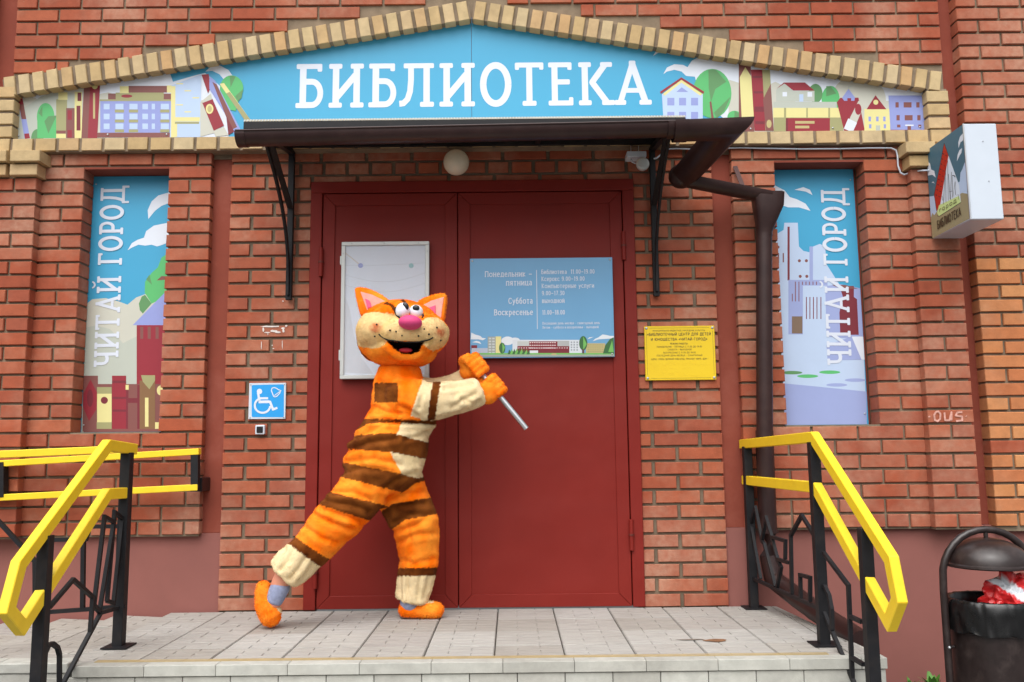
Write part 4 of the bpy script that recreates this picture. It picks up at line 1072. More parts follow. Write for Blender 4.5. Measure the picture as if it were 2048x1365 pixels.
A(Z4, rc(1003, 853, 1026, 872), BR); A(Z4, rc(1148, 853, 1168, 872), BR); A(Z4, rc(1074, 858, 1098, 905), BR); A(Z4, rc(1058, 853, 1116, 862), WH)
me = art.mesh('printed_town'); tessellate(me); o_ = link('printed_town', me, gs, M['print']); o_['kind'] = 'stuff'
# the word
word = [('Б', 590.8, 646.5), ('И', 657, 727), ('Б', 736.7, 793), ('Л', 797, 868), ('И', 879, 950), ('О', 960, 1023.6), ('Т', 1029, 1089.5), ('Е', 1096.7, 1148.5), ('К', 1158, 1228.5), ('А', 1229.4, 1303.8)]
for ch, a, b in word:
    base = 216.8-(a-590)/(1303-590)*7.0; top = 128.8-(a-590)/(1303-590)*4.6
    w0, w1 = S(a, base, YS), S(b, base, YS); h0 = S(a, top, YS)
    letter(gs, ch, lambda u, v, w0=w0, w1=w1, h0=h0: (w0.x+(w1.x-w0.x)*u, YS, w0.z+(h0.z-w0.z)*v), YS, M['white_print'], .0006)
screws(gs, [(-2.73, 2.765), (-2.2, 2.768), (-1.85, 2.765), (-2.2, 3.11), (-1.75, 3.185), (-1.3, 3.255), (-.85, 3.325), (-.42, 3.395), (-.06, 3.45), (.0, 3.45), (.38, 3.385), (.82, 3.31), (1.28, 3.225), (1.75, 3.145), (2.2, 3.065), (2.62, 2.99), (1.63, 2.765), (2.12, 2.765), (2.64, 2.765)], YS-.002)

# ------------------------------------------------------------------ two window signs
def window_sign(label, x0, x1, yp, artf, tpx):
    w = thing('window_sign', label, 'sign')
    MB().box(x0, x1, yp, yp+.004, 1.006, 2.548).build('sign_panel', D2.materials['sign_blue'], w)
    a = Print(yp-.0004)
    def put(zone, pts, col):
        sc, ox, oy = zone
        q = [S(ox+x/sc, oy+y/sc, yp-.0006) for x, y in pts]
        q = [Vector((min(max(p.x, x0+.001), x1-.001), yp-.0006, min(max(p.z, 1.008), 2.546))) for p in q]
        a.put(q, col)
    artf(put)
    me = a.mesh('printed_town'); tessellate(me); o = link('printed_town', me, w, M['print']); o['kind'] = 'stuff'
    # letters run upwards: glyph x along +z, glyph y along -x
    s = 'ЧИТАЙ ГОРОД'
    (bx, by), (tx, ty), wd = tpx             # baseline start (px), baseline end (px), cap height (px)
    p0, p1 = S(bx, by, yp), S(tx, ty, yp)
    L = (p1-p0).length; dr_ = (p1-p0).normalized(); up = Vector((dr_.z*-1, 0, dr_.x)); 
    caph = wd/355.0
    adv = sum(glyph(c)[0]+.08 for c in s)-.08
    k = L/adv; pos = 0
    for c in s:
        gw, _ = glyph(c)
        if c != ' ':
            def pl(u, v, pos=pos, gw=gw): 
                return p0+dr_*(k*(pos+gw*u))+up*(caph*v)
            letter(w, c, pl, yp, M['white_print'], .0026)
        pos += gw+.08
    screws(w, [(x0+.02, 2.50), (x1-.02, 2.48), (x0+.02, 1.05), (x1-.02, 1.07)], yp-.002, .005)
    return w
Z5 = (2.275, 0, 300)
def art_left(P_):
    P_(Z5, [(380, 700), (420, 680), (480, 675), (540, 690), (580, 705), (620, 672), (680, 650), (780, 645), (780, 1290), (370, 1290)], GR2)
    P_(Z5, [(380, 810), (430, 800), (500, 815), (560, 880), (620, 850), (780, 850), (780, 1290), (370, 1290)], GR)
    P_(Z5, [(675, 315), (672, 275), (690, 235), (720, 208), (775, 192), (775, 240), (735, 255), (705, 278)], WH)
    P_(Z5, [(580, 458), (600, 425), (625, 410), (655, 400), (665, 370), (700, 345), (775, 330), (775, 418), (740, 432), (715, 440), (690, 432), (660, 436), (630, 432), (600, 445)], WH)
    P_(Z5, [(775, 465), (735, 490), (718, 535), (690, 560), (660, 600), (658, 650), (690, 700), (775, 660)], LG)
    P_(Z5, [(632, 700), (645, 668), (660, 660), (690, 700), (650, 745), (636, 730)], DG); P_(Z5, [(665, 590), (680, 568), (692, 615)], DG); P_(Z5, [(712, 595), (735, 575), (775, 575), (775, 590)], BR)
    P_(Z5, [(604, 798), (700, 700), (775, 625), (775, 798)], LV)
    P_(Z5, rc(622, 798, 775, 1080), RD)
    for x in (638, 672, 708): P_(Z5, rc(x, 806, x+14, 860), BR)
    P_(Z5, rc(380, 1066, 775, 1290), BR)
    P_(Z5, rc(376, 1028, 446, 1280), BR); P_(Z5, [(380, 1110), (412, 1045), (442, 1105), (440, 1180), (405, 1235), (378, 1170)], RD); P_(Z5, ellp(410, 1130, 14, 40), DR)
    P_(Z5, rc(442, 1080, 508, 1270), YE); P_(Z5, rc(442, 1080, 508, 1110), OL); P_(Z5, rc(440, 1240, 508, 1270), OL); P_(Z5, ellp(475, 1140, 16, 16), DR)
    P_(Z5, rc(510, 1028, 574, 1278), RD); P_(Z5, rc(510, 1050, 574, 1062), DR); P_(Z5, rc(512, 1124, 574, 1134), DR); P_(Z5, rc(512, 1182, 574, 1192), DR)
    P_(Z5, rc(574, 1070, 640, 1278), DR); P_(Z5, rc(585, 1070, 625, 1130), BR); P_(Z5, rc(583, 1152, 625, 1278), BR); P_(Z5, rc(572, 1070, 586, 1092), YE)
    P_(Z5, rc(636, 1050, 706, 1272), C(128, 96, 66)); P_(Z5, [(642, 1026), (706, 1026), (706, 1050), (680, 1090), (650, 1055)], OL); P_(Z5, rc(660, 1128, 676, 1260), YE)
    P_(Z5, rc(708, 1070, 775, 1282), BR); P_(Z5, ellp(730, 1095, 16, 22), YE); P_(Z5, rc(706, 1240, 730, 1280), YE)
    P_(Z5, rc(380, 1270, 775, 1284), BR)
window_sign('tall blue sign in the left window niche with red tower and books', -2.330, -1.815, .098, art_left, ((236.5, 733), (250, 372), 51))
Z6 = (2.2747, 1400, 300)
ICE = C(178, 196, 222); IC2 = C(148, 160, 204)
def art_right(P_):
    P_(Z6, [(338, 160), (355, 170), (385, 185), (408, 215), (440, 225), (480, 245), (503, 278), (450, 262), (400, 262), (338, 240)], WH)
    P_(Z6, [(430, 182), (470, 170), (500, 182), (512, 206), (480, 190)], WH)
    P_(Z6, [(345, 385), (380, 365), (384, 332), (445, 332), (450, 440), (470, 460), (505, 468), (515, 440), (545, 428), (570, 440), (575, 520), (690, 700), (760, 850), (760, 1250), (375, 1250), (345, 600)], ICE)
    P_(Z6, rc(498, 440, 514, 592), IC2); P_(Z6, rc(398, 350, 408, 594), DR)
    for (x, y) in ((452, 505), (484, 505), (456, 576), (486, 576), (355, 443)): P_(Z6, ellp(x, y, 7, 7), BR)
    P_(Z6, rc(352, 470, 360, 515), BR); P_(Z6, rc(376, 470, 382, 512), BR)
    P_(Z6, rc(402, 592, 580, 840), IC2)
    for x in (432, 448, 464, 480, 496, 512, 528): P_(Z6, rc(x, 600, x+4, 690 if x < 460 else 615), BR)
    P_(Z6, rc(418, 655, 422, 690), BR)
    P_(Z6, rc(468, 618, 578, 840), ICE)
    for x in (482, 498, 514, 530, 548): P_(Z6, rc(x, 670, x+4, 770), DR)
    P_(Z6, rc(470, 836, 580, 960), ICE); P_(Z6, rc(418, 758, 466, 836), C(120, 100, 84))
    P_(Z6, [(570, 620), (640, 612), (740, 630), (760, 850), (700, 860), (575, 850)], IC2)
    P_(Z6, [(635, 620), (700, 620), (700, 670), (714, 680), (722, 842), (638, 842), (634, 740), (650, 670)], DR)
    P_(Z6, [(600, 615), (660, 615), (720, 632), (640, 632)], BR)
    P_(Z6, [(575, 890), (690, 850), (735, 955), (580, 958)], IC2); P_(Z6, [(690, 850), (750, 850), (750, 955), (735, 955)], WH)
    for (x, y, c_) in ((418, 1014, DG), (490, 1030, LG), (590, 1012, LG), (622, 1070, IC2), (706, 1048, IC2)): P_(Z6, ellp(x, y, 48, 8), c_)
    P_(Z6, [(375, 1062), (560, 1080), (760, 1100), (760, 1260), (375, 1260)], IC2)
window_sign('tall blue sign in the right window niche with pale ice towers', 1.752, 2.272, .098, art_right, ((1703.5, 730), (1688.5, 377), 51))

# ------------------------------------------------------------------ opening hours sign on the right leaf
hs = thing('hours_sign', 'blue opening hours board screwed to the right door leaf', 'sign')
hx0, hx1, hz0, hz1 = -.046, .783, 1.405, 1.988; yh = -.034
MB().box(hx0, hx1, yh, -.0065, hz0, hz1).build('board', simple('hours_blue', C(104, 158, 198), 0.3, var=0.05, scale=1.5, spec=0.5), hs, bevel=.0015)
ph = Print(yh-.0004); Zh = (5.12, 900, 480)
def H(pts, col):
    q = [S(900+x/5.12, 480+y/5.12, yh) for x, y in pts]
    ph.put([Vector((min(max(p.x, hx0+.002), hx1-.002), yh-.0006, min(max(p.z, hz0+.002), hz1-.002))) for p in q], col)
HG = C(112, 178, 92); HD = C(60, 104, 62); HB = C(96, 66, 62); HR = C(124, 40, 50); HW = C(214, 220, 226)
H([(212, 1020), (218, 950), (260, 972), (310, 985), (330, 1005), (370, 1010), (335, 1030), (290, 1020), (240, 1020)], HW); H([(225, 1050), (270, 1035), (305, 1045), (322, 1070), (280, 1055)], HW)
H(ellp(590, 1035, 64, 44), HW); H(ellp(665, 1030, 50, 28), HW)
H([(1408, 1020), (1425, 1000), (1470, 995), (1440, 1008)], HW); H([(1460, 1040), (1485, 1015), (1520, 1000), (1560, 970), (1600, 975), (1640, 985), (1690, 985), (1690, 1010), (1600, 1015), (1520, 1020)], HW)
H(rc(218, 1080, 278, 1130), HR); H(rc(222, 1110, 386, 1182), C(172, 180, 196)); H(rc(386, 992, 470, 1178), C(150, 156, 150)); H(rc(468, 990, 524, 1178), YE)
for r in range(6):
    for x in (396, 432): H(rc(x, 1004+r*29, x+26, 1020+r*29), C(190, 196, 196))
H(rc(640, 1025, 1350, 1160), C(206, 212, 218)); H(rc(810, 1040, 1100, 1160), HR); H(rc(690, 1088, 1222, 1160), HR); H(rc(690, 1040, 808, 1086), C(186, 190, 188)); H(rc(1100, 1035, 1222, 1090), C(170, 172, 172))
for r in range(3):
    for x in range(12): H(rc(815+x*23, 1048+r*28, 829+x*23, 1058+r*28), C(226, 210, 210))
for x in range(20): H(rc(700+x*26, 1104, 712+x*26, 1112), C(226, 210, 210))
H(rc(816, 1134, 902, 1162), C(214, 218, 224)); H(rc(904, 1132, 1222, 1162), DR)
for r in range(4):
    for x in (1236, 1264, 1294): H(rc(x, 1042+r*26, x+16, 1058+r*26), C(150, 156, 164))
H(rc(1392, 1060, 1590, 1165), BE)
for r in range(4):
    for x in range(7): H(rc(1410+x*24, 1072+r*23, 1424+x*24, 1082+r*23), OL)
H(rc(215, 1160, 1680, 1192), HG); H(rc(215, 1176, 1680, 1200), C(150, 160, 150)); H(rc(1040, 1165, 1090, 1180), BE)
H(ellp(534, 1110, 32, 56), HD); H([(534, 1056), (564, 1100), (540, 1165)], HG)
for k in range(9): H([(590+k*24, 1172), (606+k*26, 1108+abs(k-4)*4), (640+k*22, 1172)], HG if k % 2 else HD)
H(ellp(1364, 1060, 42, 74), HD); H([(1364, 990), (1400, 1070), (1364, 1130)], HG); H(rc(1354, 1120, 1374, 1165), HB)
H([(1566, 1165), (1590, 1080), (1640, 1015), (1676, 1000), (1680, 1165)], HD); H([(1620, 1150), (1660, 1030), (1676, 1150)], HG)
me = ph.mesh('printed_town'); tessellate(me); o_ = link('printed_town', me, hs, M['print']); o_['kind'] = 'stuff'
HWm = M['white_print']
def hp(x, y): p = S(900+x/5.12, 480+y/5.12, yh); return (p.x, p.z)
def hw(x0, x1): return (x1-x0)/5.12/357.0
def htxt(s, x0, x1, yb, cap, right=False, bold=.0009):
    text(hs, s, hp(x1 if right else x0, yb), cap/5.12/357.0*.98, yh-.0012, HWm, hw(x0, x1), 'RIGHT' if right else 'LEFT', 0.0, wt=.148)
htxt('Понедельник –', 340, 840, 374, 56, True); htxt('пятница', 566, 840, 464, 58, True); htxt('Суббота', 592, 846, 652, 60, True); htxt('Воскресенье', 440, 848, 768, 58, True)
htxt('Библиотека  11.00–19.00', 936, 1500, 350, 44); htxt('Ксерокс 9.00–19.00', 938, 1394, 422, 44); htxt('Компьютерные услуги', 940, 1494, 494, 44); htxt('9.00–17.30', 942, 1180, 568, 44); htxt('выходной', 944, 1180, 646, 46); htxt('11.00–18.00', 946, 1182, 766, 46)
htxt('Последний день месяца - санитарный день', 946, 1552, 868, 25, False, .0004); htxt('Летом - суббота и воскресенье - выходной', 946, 1538, 910, 25, False, .0004)
a_, b_ = hp(886, 310), hp(900, 914)
MB().poly([(a_[0]-.002, yh-.0016, a_[1]), (a_[0]+.002, yh-.0016, a_[1]), (a_[0]+.002, yh-.0016, b_[1]), (a_[0]-.002, yh-.0016, b_[1])]).build('divider_line', HWm, hs, fixn=False)
screws(hs, [(hx0+.014, hz1-.014), (hx1-.014, hz1-.014), (hx0+.014, hz0+.016), (hx1-.014, hz0+.016)], yh-.001, .006)

# ------------------------------------------------------------------ yellow plaque
yq = thing('yellow_plaque', 'yellow plaque with dark text and braille beside the door', 'plaque')
qx0, qx1, qz0, qz1 = .960, 1.366, 1.268, 1.582; yp_ = -.018
MB().box(qx0, qx1, yp_, -.002, qz0, qz1).build('plate', simple('plaque_yellow', C(226, 192, 28), 0.3, var=0.03, scale=2, spec=0.5), yq, bevel=.002)
Zq = (7.58, 1260, 620)
def qp(x, y): p = S(1260+x/7.58, 620+y/7.58, yp_); return (p.x, p.z)
def qt(s, x0, x1, yb, cap, bold=0): 
    p = qp((x0+x1)/2, yb); text(yq, s, p, cap/7.58/357, yp_-.0006, M['dark_print'], (x1-x0)/7.58/357, 'CENTER', 0.0, slab=False, wt=.17 if bold else .13)
qt('МУНИЦИПАЛЬНОЕ БЮДЖЕТНОЕ УЧРЕЖДЕНИЕ КУЛЬТУРЫ', 332, 1148, 326, 22); qt('«БИБЛИОТЕЧНЫЙ ЦЕНТР ДЛЯ ДЕТЕЙ', 246, 1240, 390, 40, .0006); qt('И ЮНОШЕСТВА «ЧИТАЙ-ГОРОД»', 304, 1184, 466, 40, .0006)
qt('РЕЖИМ РАБОТЫ:', 605, 888, 526, 25, .0003); qt('ПОНЕДЕЛЬНИК - ПЯТНИЦА С 11.00 ДО 19.00', 396, 1100, 572, 25); qt('СУББОТА - ВЫХОДНОЙ', 566, 938, 614, 24); qt('ВОСКРЕСЕНЬЕ С 11.00 ДО 18.00', 500, 1002, 660, 24); qt('ПОСЛЕДНИЙ ДЕНЬ МЕСЯЦА - САНИТАРНЫЙ', 396, 1106, 704, 24)
qt('АДРЕС: 173024, ВЕЛИКИЙ НОВГОРОД, ПРОСПЕКТ МИРА, ДОМ 1', 308, 1196, 758, 24)
fr = MB(); e_ = .012; lw = .0012
yy3 = yp_-.0006
for (a, b, c_, d) in ((qx0+.03, qx1-.03, qz1-e_, qz1-e_+lw), (qx0+.03, qx1-.03, qz0+e_-lw, qz0+e_), (qx0+e_-lw, qx0+e_, qz0+.03, qz1-.03), (qx1-e_, qx1-e_+lw, qz0+.03, qz1-.03)): fr.poly([(a, yy3, c_), (b, yy3, c_), (b, yy3, d), (a, yy3, d)])
fr.build('border_line', M['dark_print'], yq, fixn=False)
bd = MB(); r2 = random.Random(3)
for k, (n0, yb) in enumerate(((110, 800), (150, 828), (40, 856), (96, 880), (46, 905), (74, 935), (86, 962), (135, 990))):
    for i in range(n0):
        if r2.random() < .55:
            p = qp(280+i*6.6, yb+r2.choice((0, 7, 14))); bd.box(p[0]-.0008, p[0]+.0008, yp_-.0012, yp_+.001, p[1]-.0008, p[1]+.0008)
bd.build('braille', D2.materials['plaque_yellow'], yq)['kind'] = 'stuff'
screws(yq, [(qx0+.012, qz1-.012), (qx1-.012, qz1-.012), (qx0+.012, qz0+.012), (qx1-.012, qz0+.012)], yp_-.001, .008)

# ------------------------------------------------------------------ wheelchair call sign and bell button
ws = thing('call_sign', 'small blue wheelchair symbol sign with a bell, left of the door', 'sign')
wx0, wx1, wz0, wz1 = -1.318, -1.107, 1.070, 1.276; yc = -.012
MB().box(wx0, wx1, yc, -.001, wz0, wz1).build('plate', M['white_plastic'], ws, bevel=.001)
pw = Print(yc-.0006)
Zw = (9.75, 480, 750)
def wp(x, y): p = S(480+x/9.75, 750+y/9.75, yc-.0006); return Vector((p.x, yc-.0006, p.z))
pw.put([wp(x, y) for x, y in [(230+15, 200), (840, 186), (858, 205), (855, 815), (838, 828), (245, 826), (228, 808), (228, 215)]], C(40, 150, 220))
def wst(pts, w):
    for q in ribbon(pts, w): pw.put([wp(*v) for v in q], WH)
pw.put([wp(*v) for v in ellp(380, 325, 52, 52)], WH)
wst([(352, 350), (385, 540)], 44); wst([(380, 460), (550, 458)], 42); wst([(362, 530), (580, 525)], 52); wst([(580, 512), (650, 690)], 46); wst([(630, 682), (728, 645)], 44)
wst([(440+150*math.cos(math.radians(a)), 600+142*math.sin(math.radians(a))) for a in range(5, 252, 12)], 40)
wst([(660, 430), (640, 380), (612, 310), (625, 262), (665, 248), (715, 265), (750, 292), (800, 305), (775, 360), (720, 420), (680, 432), (655, 420)], 18); wst([(672, 405), (790, 318)], 14)
me = pw.mesh('pictogram'); tessellate(me); link('pictogram', me, ws, M['print'])
screws(ws, [(wx0+.009, wz1-.009), (wx1-.009, wz1-.009), (wx0+.009, wz0+.009), (wx1-.009, wz0+.009)], yc-.001, .0035)
bt = thing('bell_button', 'small white call button with black centre under the wheelchair sign', 'button')
b0 = S(521, 860, -.01)
MB().box(b0.x-.027, b0.x+.027, -.024, -.001, b0.z-.027, b0.z+.027).build('housing', M['white_plastic'], bt, bevel=.004)
MB().box(b0.x-.018, b0.x+.018, -.029, -.02, b0.z-.018, b0.z+.018).build('button', M['black_plastic'], bt, bevel=.003)

# ------------------------------------------------------------------ projecting box sign
bx = thing('box_sign', 'white projecting box sign with red pencil picture on its side', 'sign')
X0, X1, Y0, Y1, ZA0, ZA1 = 2.622, 2.800, -.525, -.105, 2.062, 2.588
MB().box(X0, X1, Y0, Y1, ZA0, ZA1).build('box', M['white_plastic'], bx, bevel=.004)
MB().box(X0+.07, X0+.10, Y1-.005, .045, 2.42, 2.46).box(X0+.07, X0+.10, Y1-.005, .045, 2.18, 2.22).build('wall_bracket', M['white_plastic'], bx)
pb = Print(0, (-1, 0, 0))
Zb = (5.25, 1840, 230); xf = X0-.0006
def bp_(x, y):
    p = S(1840+x/5.25, 230+y/5.25, xf, 0); return Vector((xf, min(max(p.y, Y0+.002), Y1-.002), min(max(p.z, ZA0+.002), ZA1-.002)))
def B(pts, col): pb.put([bp_(x, y) for x, y in pts], col)
B([(60, 380), (440, 60), (520, 1080), (120, 1320)], C(70, 106, 124))
B([(80, 490), (105, 510), (118, 575), (150, 590), (165, 660), (130, 630), (80, 640)], WH); B([(122, 715), (140, 700), (155, 725), (140, 712)], WH)
B([(450, 195), (420, 230), (402, 290), (405, 350), (425, 290), (455, 265)], WH); B([(442, 350), (415, 370), (395, 420), (387, 490), (415, 430), (435, 400)], WH)
B([(470, 500), (445, 570), (425, 610), (418, 700), (412, 800), (420, 900), (500, 880), (500, 500)], LB)
B([(100, 860), (150, 850), (200, 820), (420, 700), (500, 820), (500, 1080), (115, 1200)], LB)
B([(110, 1085), (130, 1030), (150, 1055), (180, 1010), (440, 820), (500, 830), (520, 1090), (120, 1310)], C(150, 140, 108))
B([(300, 430), (412, 740), (430, 920), (200, 990), (240, 700)], C(206, 218, 232))
B([(255, 300), (300, 430), (205, 990), (175, 1010), (150, 840)], C(176, 44, 30))
B([(200, 950), (410, 850), (430, 920), (200, 1065), (180, 1030)], C(196, 216, 146))
DK = C(40, 40, 46)
def bl(pts, w):
    for q in ribbon(pts, w): B(q, DK)
bl([(255, 298), (300, 430)], 4); bl([(255, 298), (150, 840), (175, 1010)], 4); bl([(180, 1060), (200, 1068), (430, 920)], 5)
for k in range(9): bl([(238-k*9, 405+k*54), (252-k*9, 415+k*54)], 8); bl([(268-k*9, 425+k*54), (284-k*9, 432+k*54)], 6)
bl([(235, 850), (238, 900), (252, 890), (262, 650), (248, 940)], 4); bl([(292, 480), (298, 900)], 4); bl([(270, 560), (275, 920)], 4); bl([(300, 620), (318, 890)], 4); bl([(322, 890), (332, 600)], 4); bl([(308, 810), (340, 800)], 4)
bl([(340, 650), (345, 870), (372, 700), (375, 840)], 4); bl([(340, 640), (360, 636), (372, 655)], 9); bl([(385, 845), (408, 838), (405, 890)], 4)
def brot(x, y, sx, sy):
    p0, p1 = bp_(x, y), bp_(x+sx, y+sy); d = (p1-p0)
    def f(u, v): return p0+d.normalized()*u+Vector((0, 0, 1))*v+Vector((-.0034, 0, 0))
    return f, d.length
for s_, x, y, sx, sy, cap in (('город', 210, 1025, 178, -108, 34), ('БИБЛИОТЕКА', 190, 1200, 246, -145, 86)):
    f_, L_ = brot(x, y, sx, sy)
    t_o = text(bx, s_, (0, 0), cap/5.25/365*(1 if s_[0] == 'Б' else 1.25), 0, M['dark_print'], L_, 'LEFT', 0.0, rotm=f_, slab=False, wt=.15)
me = pb.mesh('printed_picture'); tessellate(me); o_ = link('printed_picture', me, bx, M['print']); o_['kind'] = 'stuff'
MB().box(X0-.003, X0+.004, Y0-.003, Y0+.003, ZA0, ZA1).build('edge_trim', M['alu'], bx)
screws(bx, [(2.72, 2.49), (2.735, 2.27)], Y0-.001, .0035)
# ------------------------------------------------------------------ chalk scratches and torn paper on the bricks
def scr(name, label, cat, strokes, y, mat, w, zone):
    sc, ox, oy = zone; p = Print(y)
    for st in strokes:
        for q in thick(st, w): p.put([S(ox+a/sc, oy+b/sc, y) for a, b in q], None)
    me = p.mesh(name); tessellate(me); return tag(link(name, me, None, mat), label, cat)
M['chalk'] = simple('chalk', C(200, 150, 136), 0.9, var=0.35, scale=60)
M['paper'] = simple('torn_paper', C(214, 206, 200), 0.9, var=0.15, scale=50)
Z8 = (3.79, 1780, 540)
scr('chalk_scrawl', 'pale OUS scratched on a brick of the right pilaster', 'scrawl', [[(296, 1108), (300, 1118)], [(350, 1075), (335, 1100), (340, 1140), (362, 1148), (380, 1130), (382, 1092), (366, 1074), (350, 1075)], [(412, 1082), (418, 1140), (450, 1142), (466, 1080), (466, 1142)], [(548, 1078), (510, 1082), (498, 1105), (545, 1112), (548, 1142), (500, 1146)], [(576, 1108), (580, 1112)]], -.0945, M['chalk'], 14, Z8)
Zt = (4.267, 400, 580)
tp_ = MB(); rr3 = random.Random(11)
pt = Print(-.0035)
for (a, b, w_, h_) in ((500, 305, 190, 16), (530, 318, 20, 50), (600, 340, 60, 26), (640, 350, 50, 24), (690, 318, 40, 20), (700, 330, 24, 40), (725, 300, 22, 16), (545, 358, 60, 12), (576, 360, 6, 30), (520, 440, 8, 70), (610, 470, 14, 8), (698, 430, 8, 80), (618, 498, 18, 8), (700, 90, 16, 14)):
    n_ = 9
    pt.put([S(400+(a+w_/2+w_/2*math.cos(6.283*i/n_)*rr3.uniform(.6, 1.1))/4.267, 580+(b+h_/2+h_/2*math.sin(6.283*i/n_)*rr3.uniform(.6, 1.1))/4.267, -.0035) for i in range(n_)], None)
me = pt.mesh('paper_scraps'); tessellate(me); tag(link('paper_scraps', me, None, M['paper']), 'torn white paper scraps stuck to the bricks above the wheelchair sign', 'paper scraps', None, 'stuff')
# ================================================================== PERSON IN CAT COSTUME
def ppx(px, py, y): return S(px, py, y)
def rm_(p, r): return r*((Vector(p)-CAM).dot(FW))/F_PX          # a measured radius in metres
def unify(mb, voxel, smooth=3):
    me = mb.mesh('tmp'); bm = bmesh.new(); bm.from_mesh(me); bmesh.ops.recalc_face_normals(bm, faces=bm.faces); bm.to_mesh(me); bm.free()
    o = D2.objects.new('tmp', me); COL.objects.link(o)
    r = o.modifiers.new('r', 'REMESH'); r.mode = 'VOXEL'; r.voxel_size = voxel; r.adaptivity = 0
    if smooth: s_ = o.modifiers.new('s', 'SMOOTH'); s_.iterations = smooth; s_.factor = .5
    dg = bpy.context.evaluated_depsgraph_get(); dg.update()
    out = D2.meshes.new_from_object(o.evaluated_get(dg)); D2.objects.remove(o); D2.meshes.remove(me)
    for p in out.polygons: p.use_smooth = True
    return out
def limb(mb, pts, dk=1.0, seg=24, sub=5, flat=.5):
    """pts: (px, py, radius px, y). Smooth tapered tube with round ends; dk = depth radius / picture radius"""
    P_ = [ppx(a, b, y) for a, b, r, y in pts]; R_ = [rm_(p, q[2]) for p, q in zip(P_, pts)]
    # Catmull-Rom resample
    n = len(P_); pp = []; rr_ = []
    for i in range(n-1):
        p0, p1, p2, p3 = P_[max(0, i-1)], P_[i], P_[i+1], P_[min(n-1, i+2)]
        for k in range(sub):
            t = k/sub
            pp.append(.5*((2*p1)+(p2-p0)*t+(2*p0-5*p1+4*p2-p3)*t*t+(3*p1-p0-3*p2+p3)*t**3)); rr_.append(R_[i]+(R_[i+1]-R_[i])*(3*t*t-2*t**3))
    pp.append(P_[-1]); rr_.append(R_[-1])
    axis = [(v.copy(), r) for v, r in zip(pp, rr_)]
    # round caps
    def capp(a, b, r):
        d = (a-b).normalized(); return [(a+d*r*math.sin(t), r*math.cos(t)) for t in (.35, .7, 1.05, 1.35)]
    c0 = capp(pp[0], pp[1], rr_[0]*.7); c1 = capp(pp[-1], pp[-2], rr_[-1]*flat)
    c0 = [(p, r/.7) for p, r in c0]; c1 = [(p, r/flat) for p, r in c1]
    allp = list(reversed(c0))+list(zip(pp, rr_))+c1
    vs = []; m = len(allp)
    for i, (p, r) in enumerate(allp):
        a = allp[max(0, i-1)][0]; b = allp[min(m-1, i+1)][0]; t = (b-a).normalized()
        u = t.cross(Vector((0, 1, 0))); u = u.normalized() if u.length > .05 else Vector((1, 0, 0)); w = u.cross(t).normalized()
        for k in range(seg):
            an = 2*math.pi*k/seg; vs.append(p+u*r*math.cos(an)+w*r*dk*math.sin(an))
    fs = [(i*seg+k, i*seg+(k+1) % seg, (i+1)*seg+(k+1) % seg, (i+1)*seg+k) for i in range(m-1) for k in range(seg)]
    fs += [tuple(range(seg)), tuple(reversed(range((m-1)*seg, m*seg)))]
    mb.add(vs, fs); return axis
def setcol(me, f):
    at = me.color_attributes.new('Col', 'FLOAT_COLOR', 'POINT')
    for v in me.vertices: at.data[v.index].color = f(v)
def inpoly(p, poly):
    x, y = p; c = False; n = len(poly)
    for i in range(n):
        x1, y1 = poly[i]; x2, y2 = poly[(i+1) % n]
        if (y1 > y) != (y2 > y) and x < (x2-x1)*(y-y1)/(y2-y1)+x1: c = not c
    return c
def below(p, line):                        # picture point lies below (larger py than) a polyline given left to right
    x, y = p
    L = sorted(line)
    for (a, b) in zip(L[:-1], L[1:]):
        if x <= b[0] or b is L[-1]:
            return y > a[1]+(b[1]-a[1])*(x-a[0])/(b[0]-a[0]+1e-9)
def right_of(p, a, b): return (b[0]-a[0])*(p[1]-a[1])-(b[1]-a[1])*(p[0]-a[0]) < 0     # a above b
OR_ = C(252, 140, 26); OR2 = C(248, 146, 48); BRN = C(106, 50, 12); CRM = C(228, 206, 164)
person = thing('person', 'person in an orange brown and cream striped cat costume leaning on a metal tube', 'person')
mb = MB(); AX = {}
AX['torso'] = limb(mb, [(798, 748, 45, -.40), (798, 772, 51, -.40), (801, 800, 57, -.40), (805, 824, 63, -.40), (807, 836, 66, -.40), (804, 845, 61, -.40), (796, 860, 69, -.40), (784, 886, 75, -.40), (770, 918, 77, -.40), (757, 948, 72, -.40)], .92, 28)
AX['bleg'] = limb(mb, [(755, 940, 66, -.42), (735, 966, 53, -.45), (714, 996, 49, -.47), (690, 1024, 47, -.48), (657, 1060, 44, -.48), (626, 1094, 40, -.48), (607, 1112, 38, -.48), (585, 1133, 38.5, -.48), (569, 1148, 36, -.48)], .95, 24, 5, .12)
AX['fleg'] = limb(mb, [(772, 940, 58, -.36), (796, 976, 54, -.33), (814, 1010, 49, -.31), (829, 1042, 46, -.30), (835, 1075, 43, -.28), (837, 1110, 39, -.265), (836, 1137, 37, -.26), (830, 1166, 37, -.25), (825, 1190, 34, -.25), (823, 1200, 32, -.25)], .95, 24, 5, .12)
AX['arm'] = limb(mb, [(800, 792, 42, -.47), (834, 800, 41, -.50), (866, 803, 38, -.51), (905, 797, 34, -.49), (938, 789, 31, -.46), (957, 783, 28, -.445)], .9, 24, 5, .14)
AX['farm'] = limb(mb, [(830, 790, 34, -.32), (880, 778, 24, -.30), (912, 766, 20, -.31), (930, 754, 19, -.335), (941, 742, 17, -.35)], .95, 18)
suit = unify(mb, .006, 4)
names = list(AX); 
segs = [(k, np.array([a[0][:] for a in AX[k]]), np.array([a[1] for a in AX[k]])) for k in names]
V = np.array([v.co[:] for v in suit.vertices])
best = np.full(len(V), 1e9); lid_ = np.zeros(len(V), int)
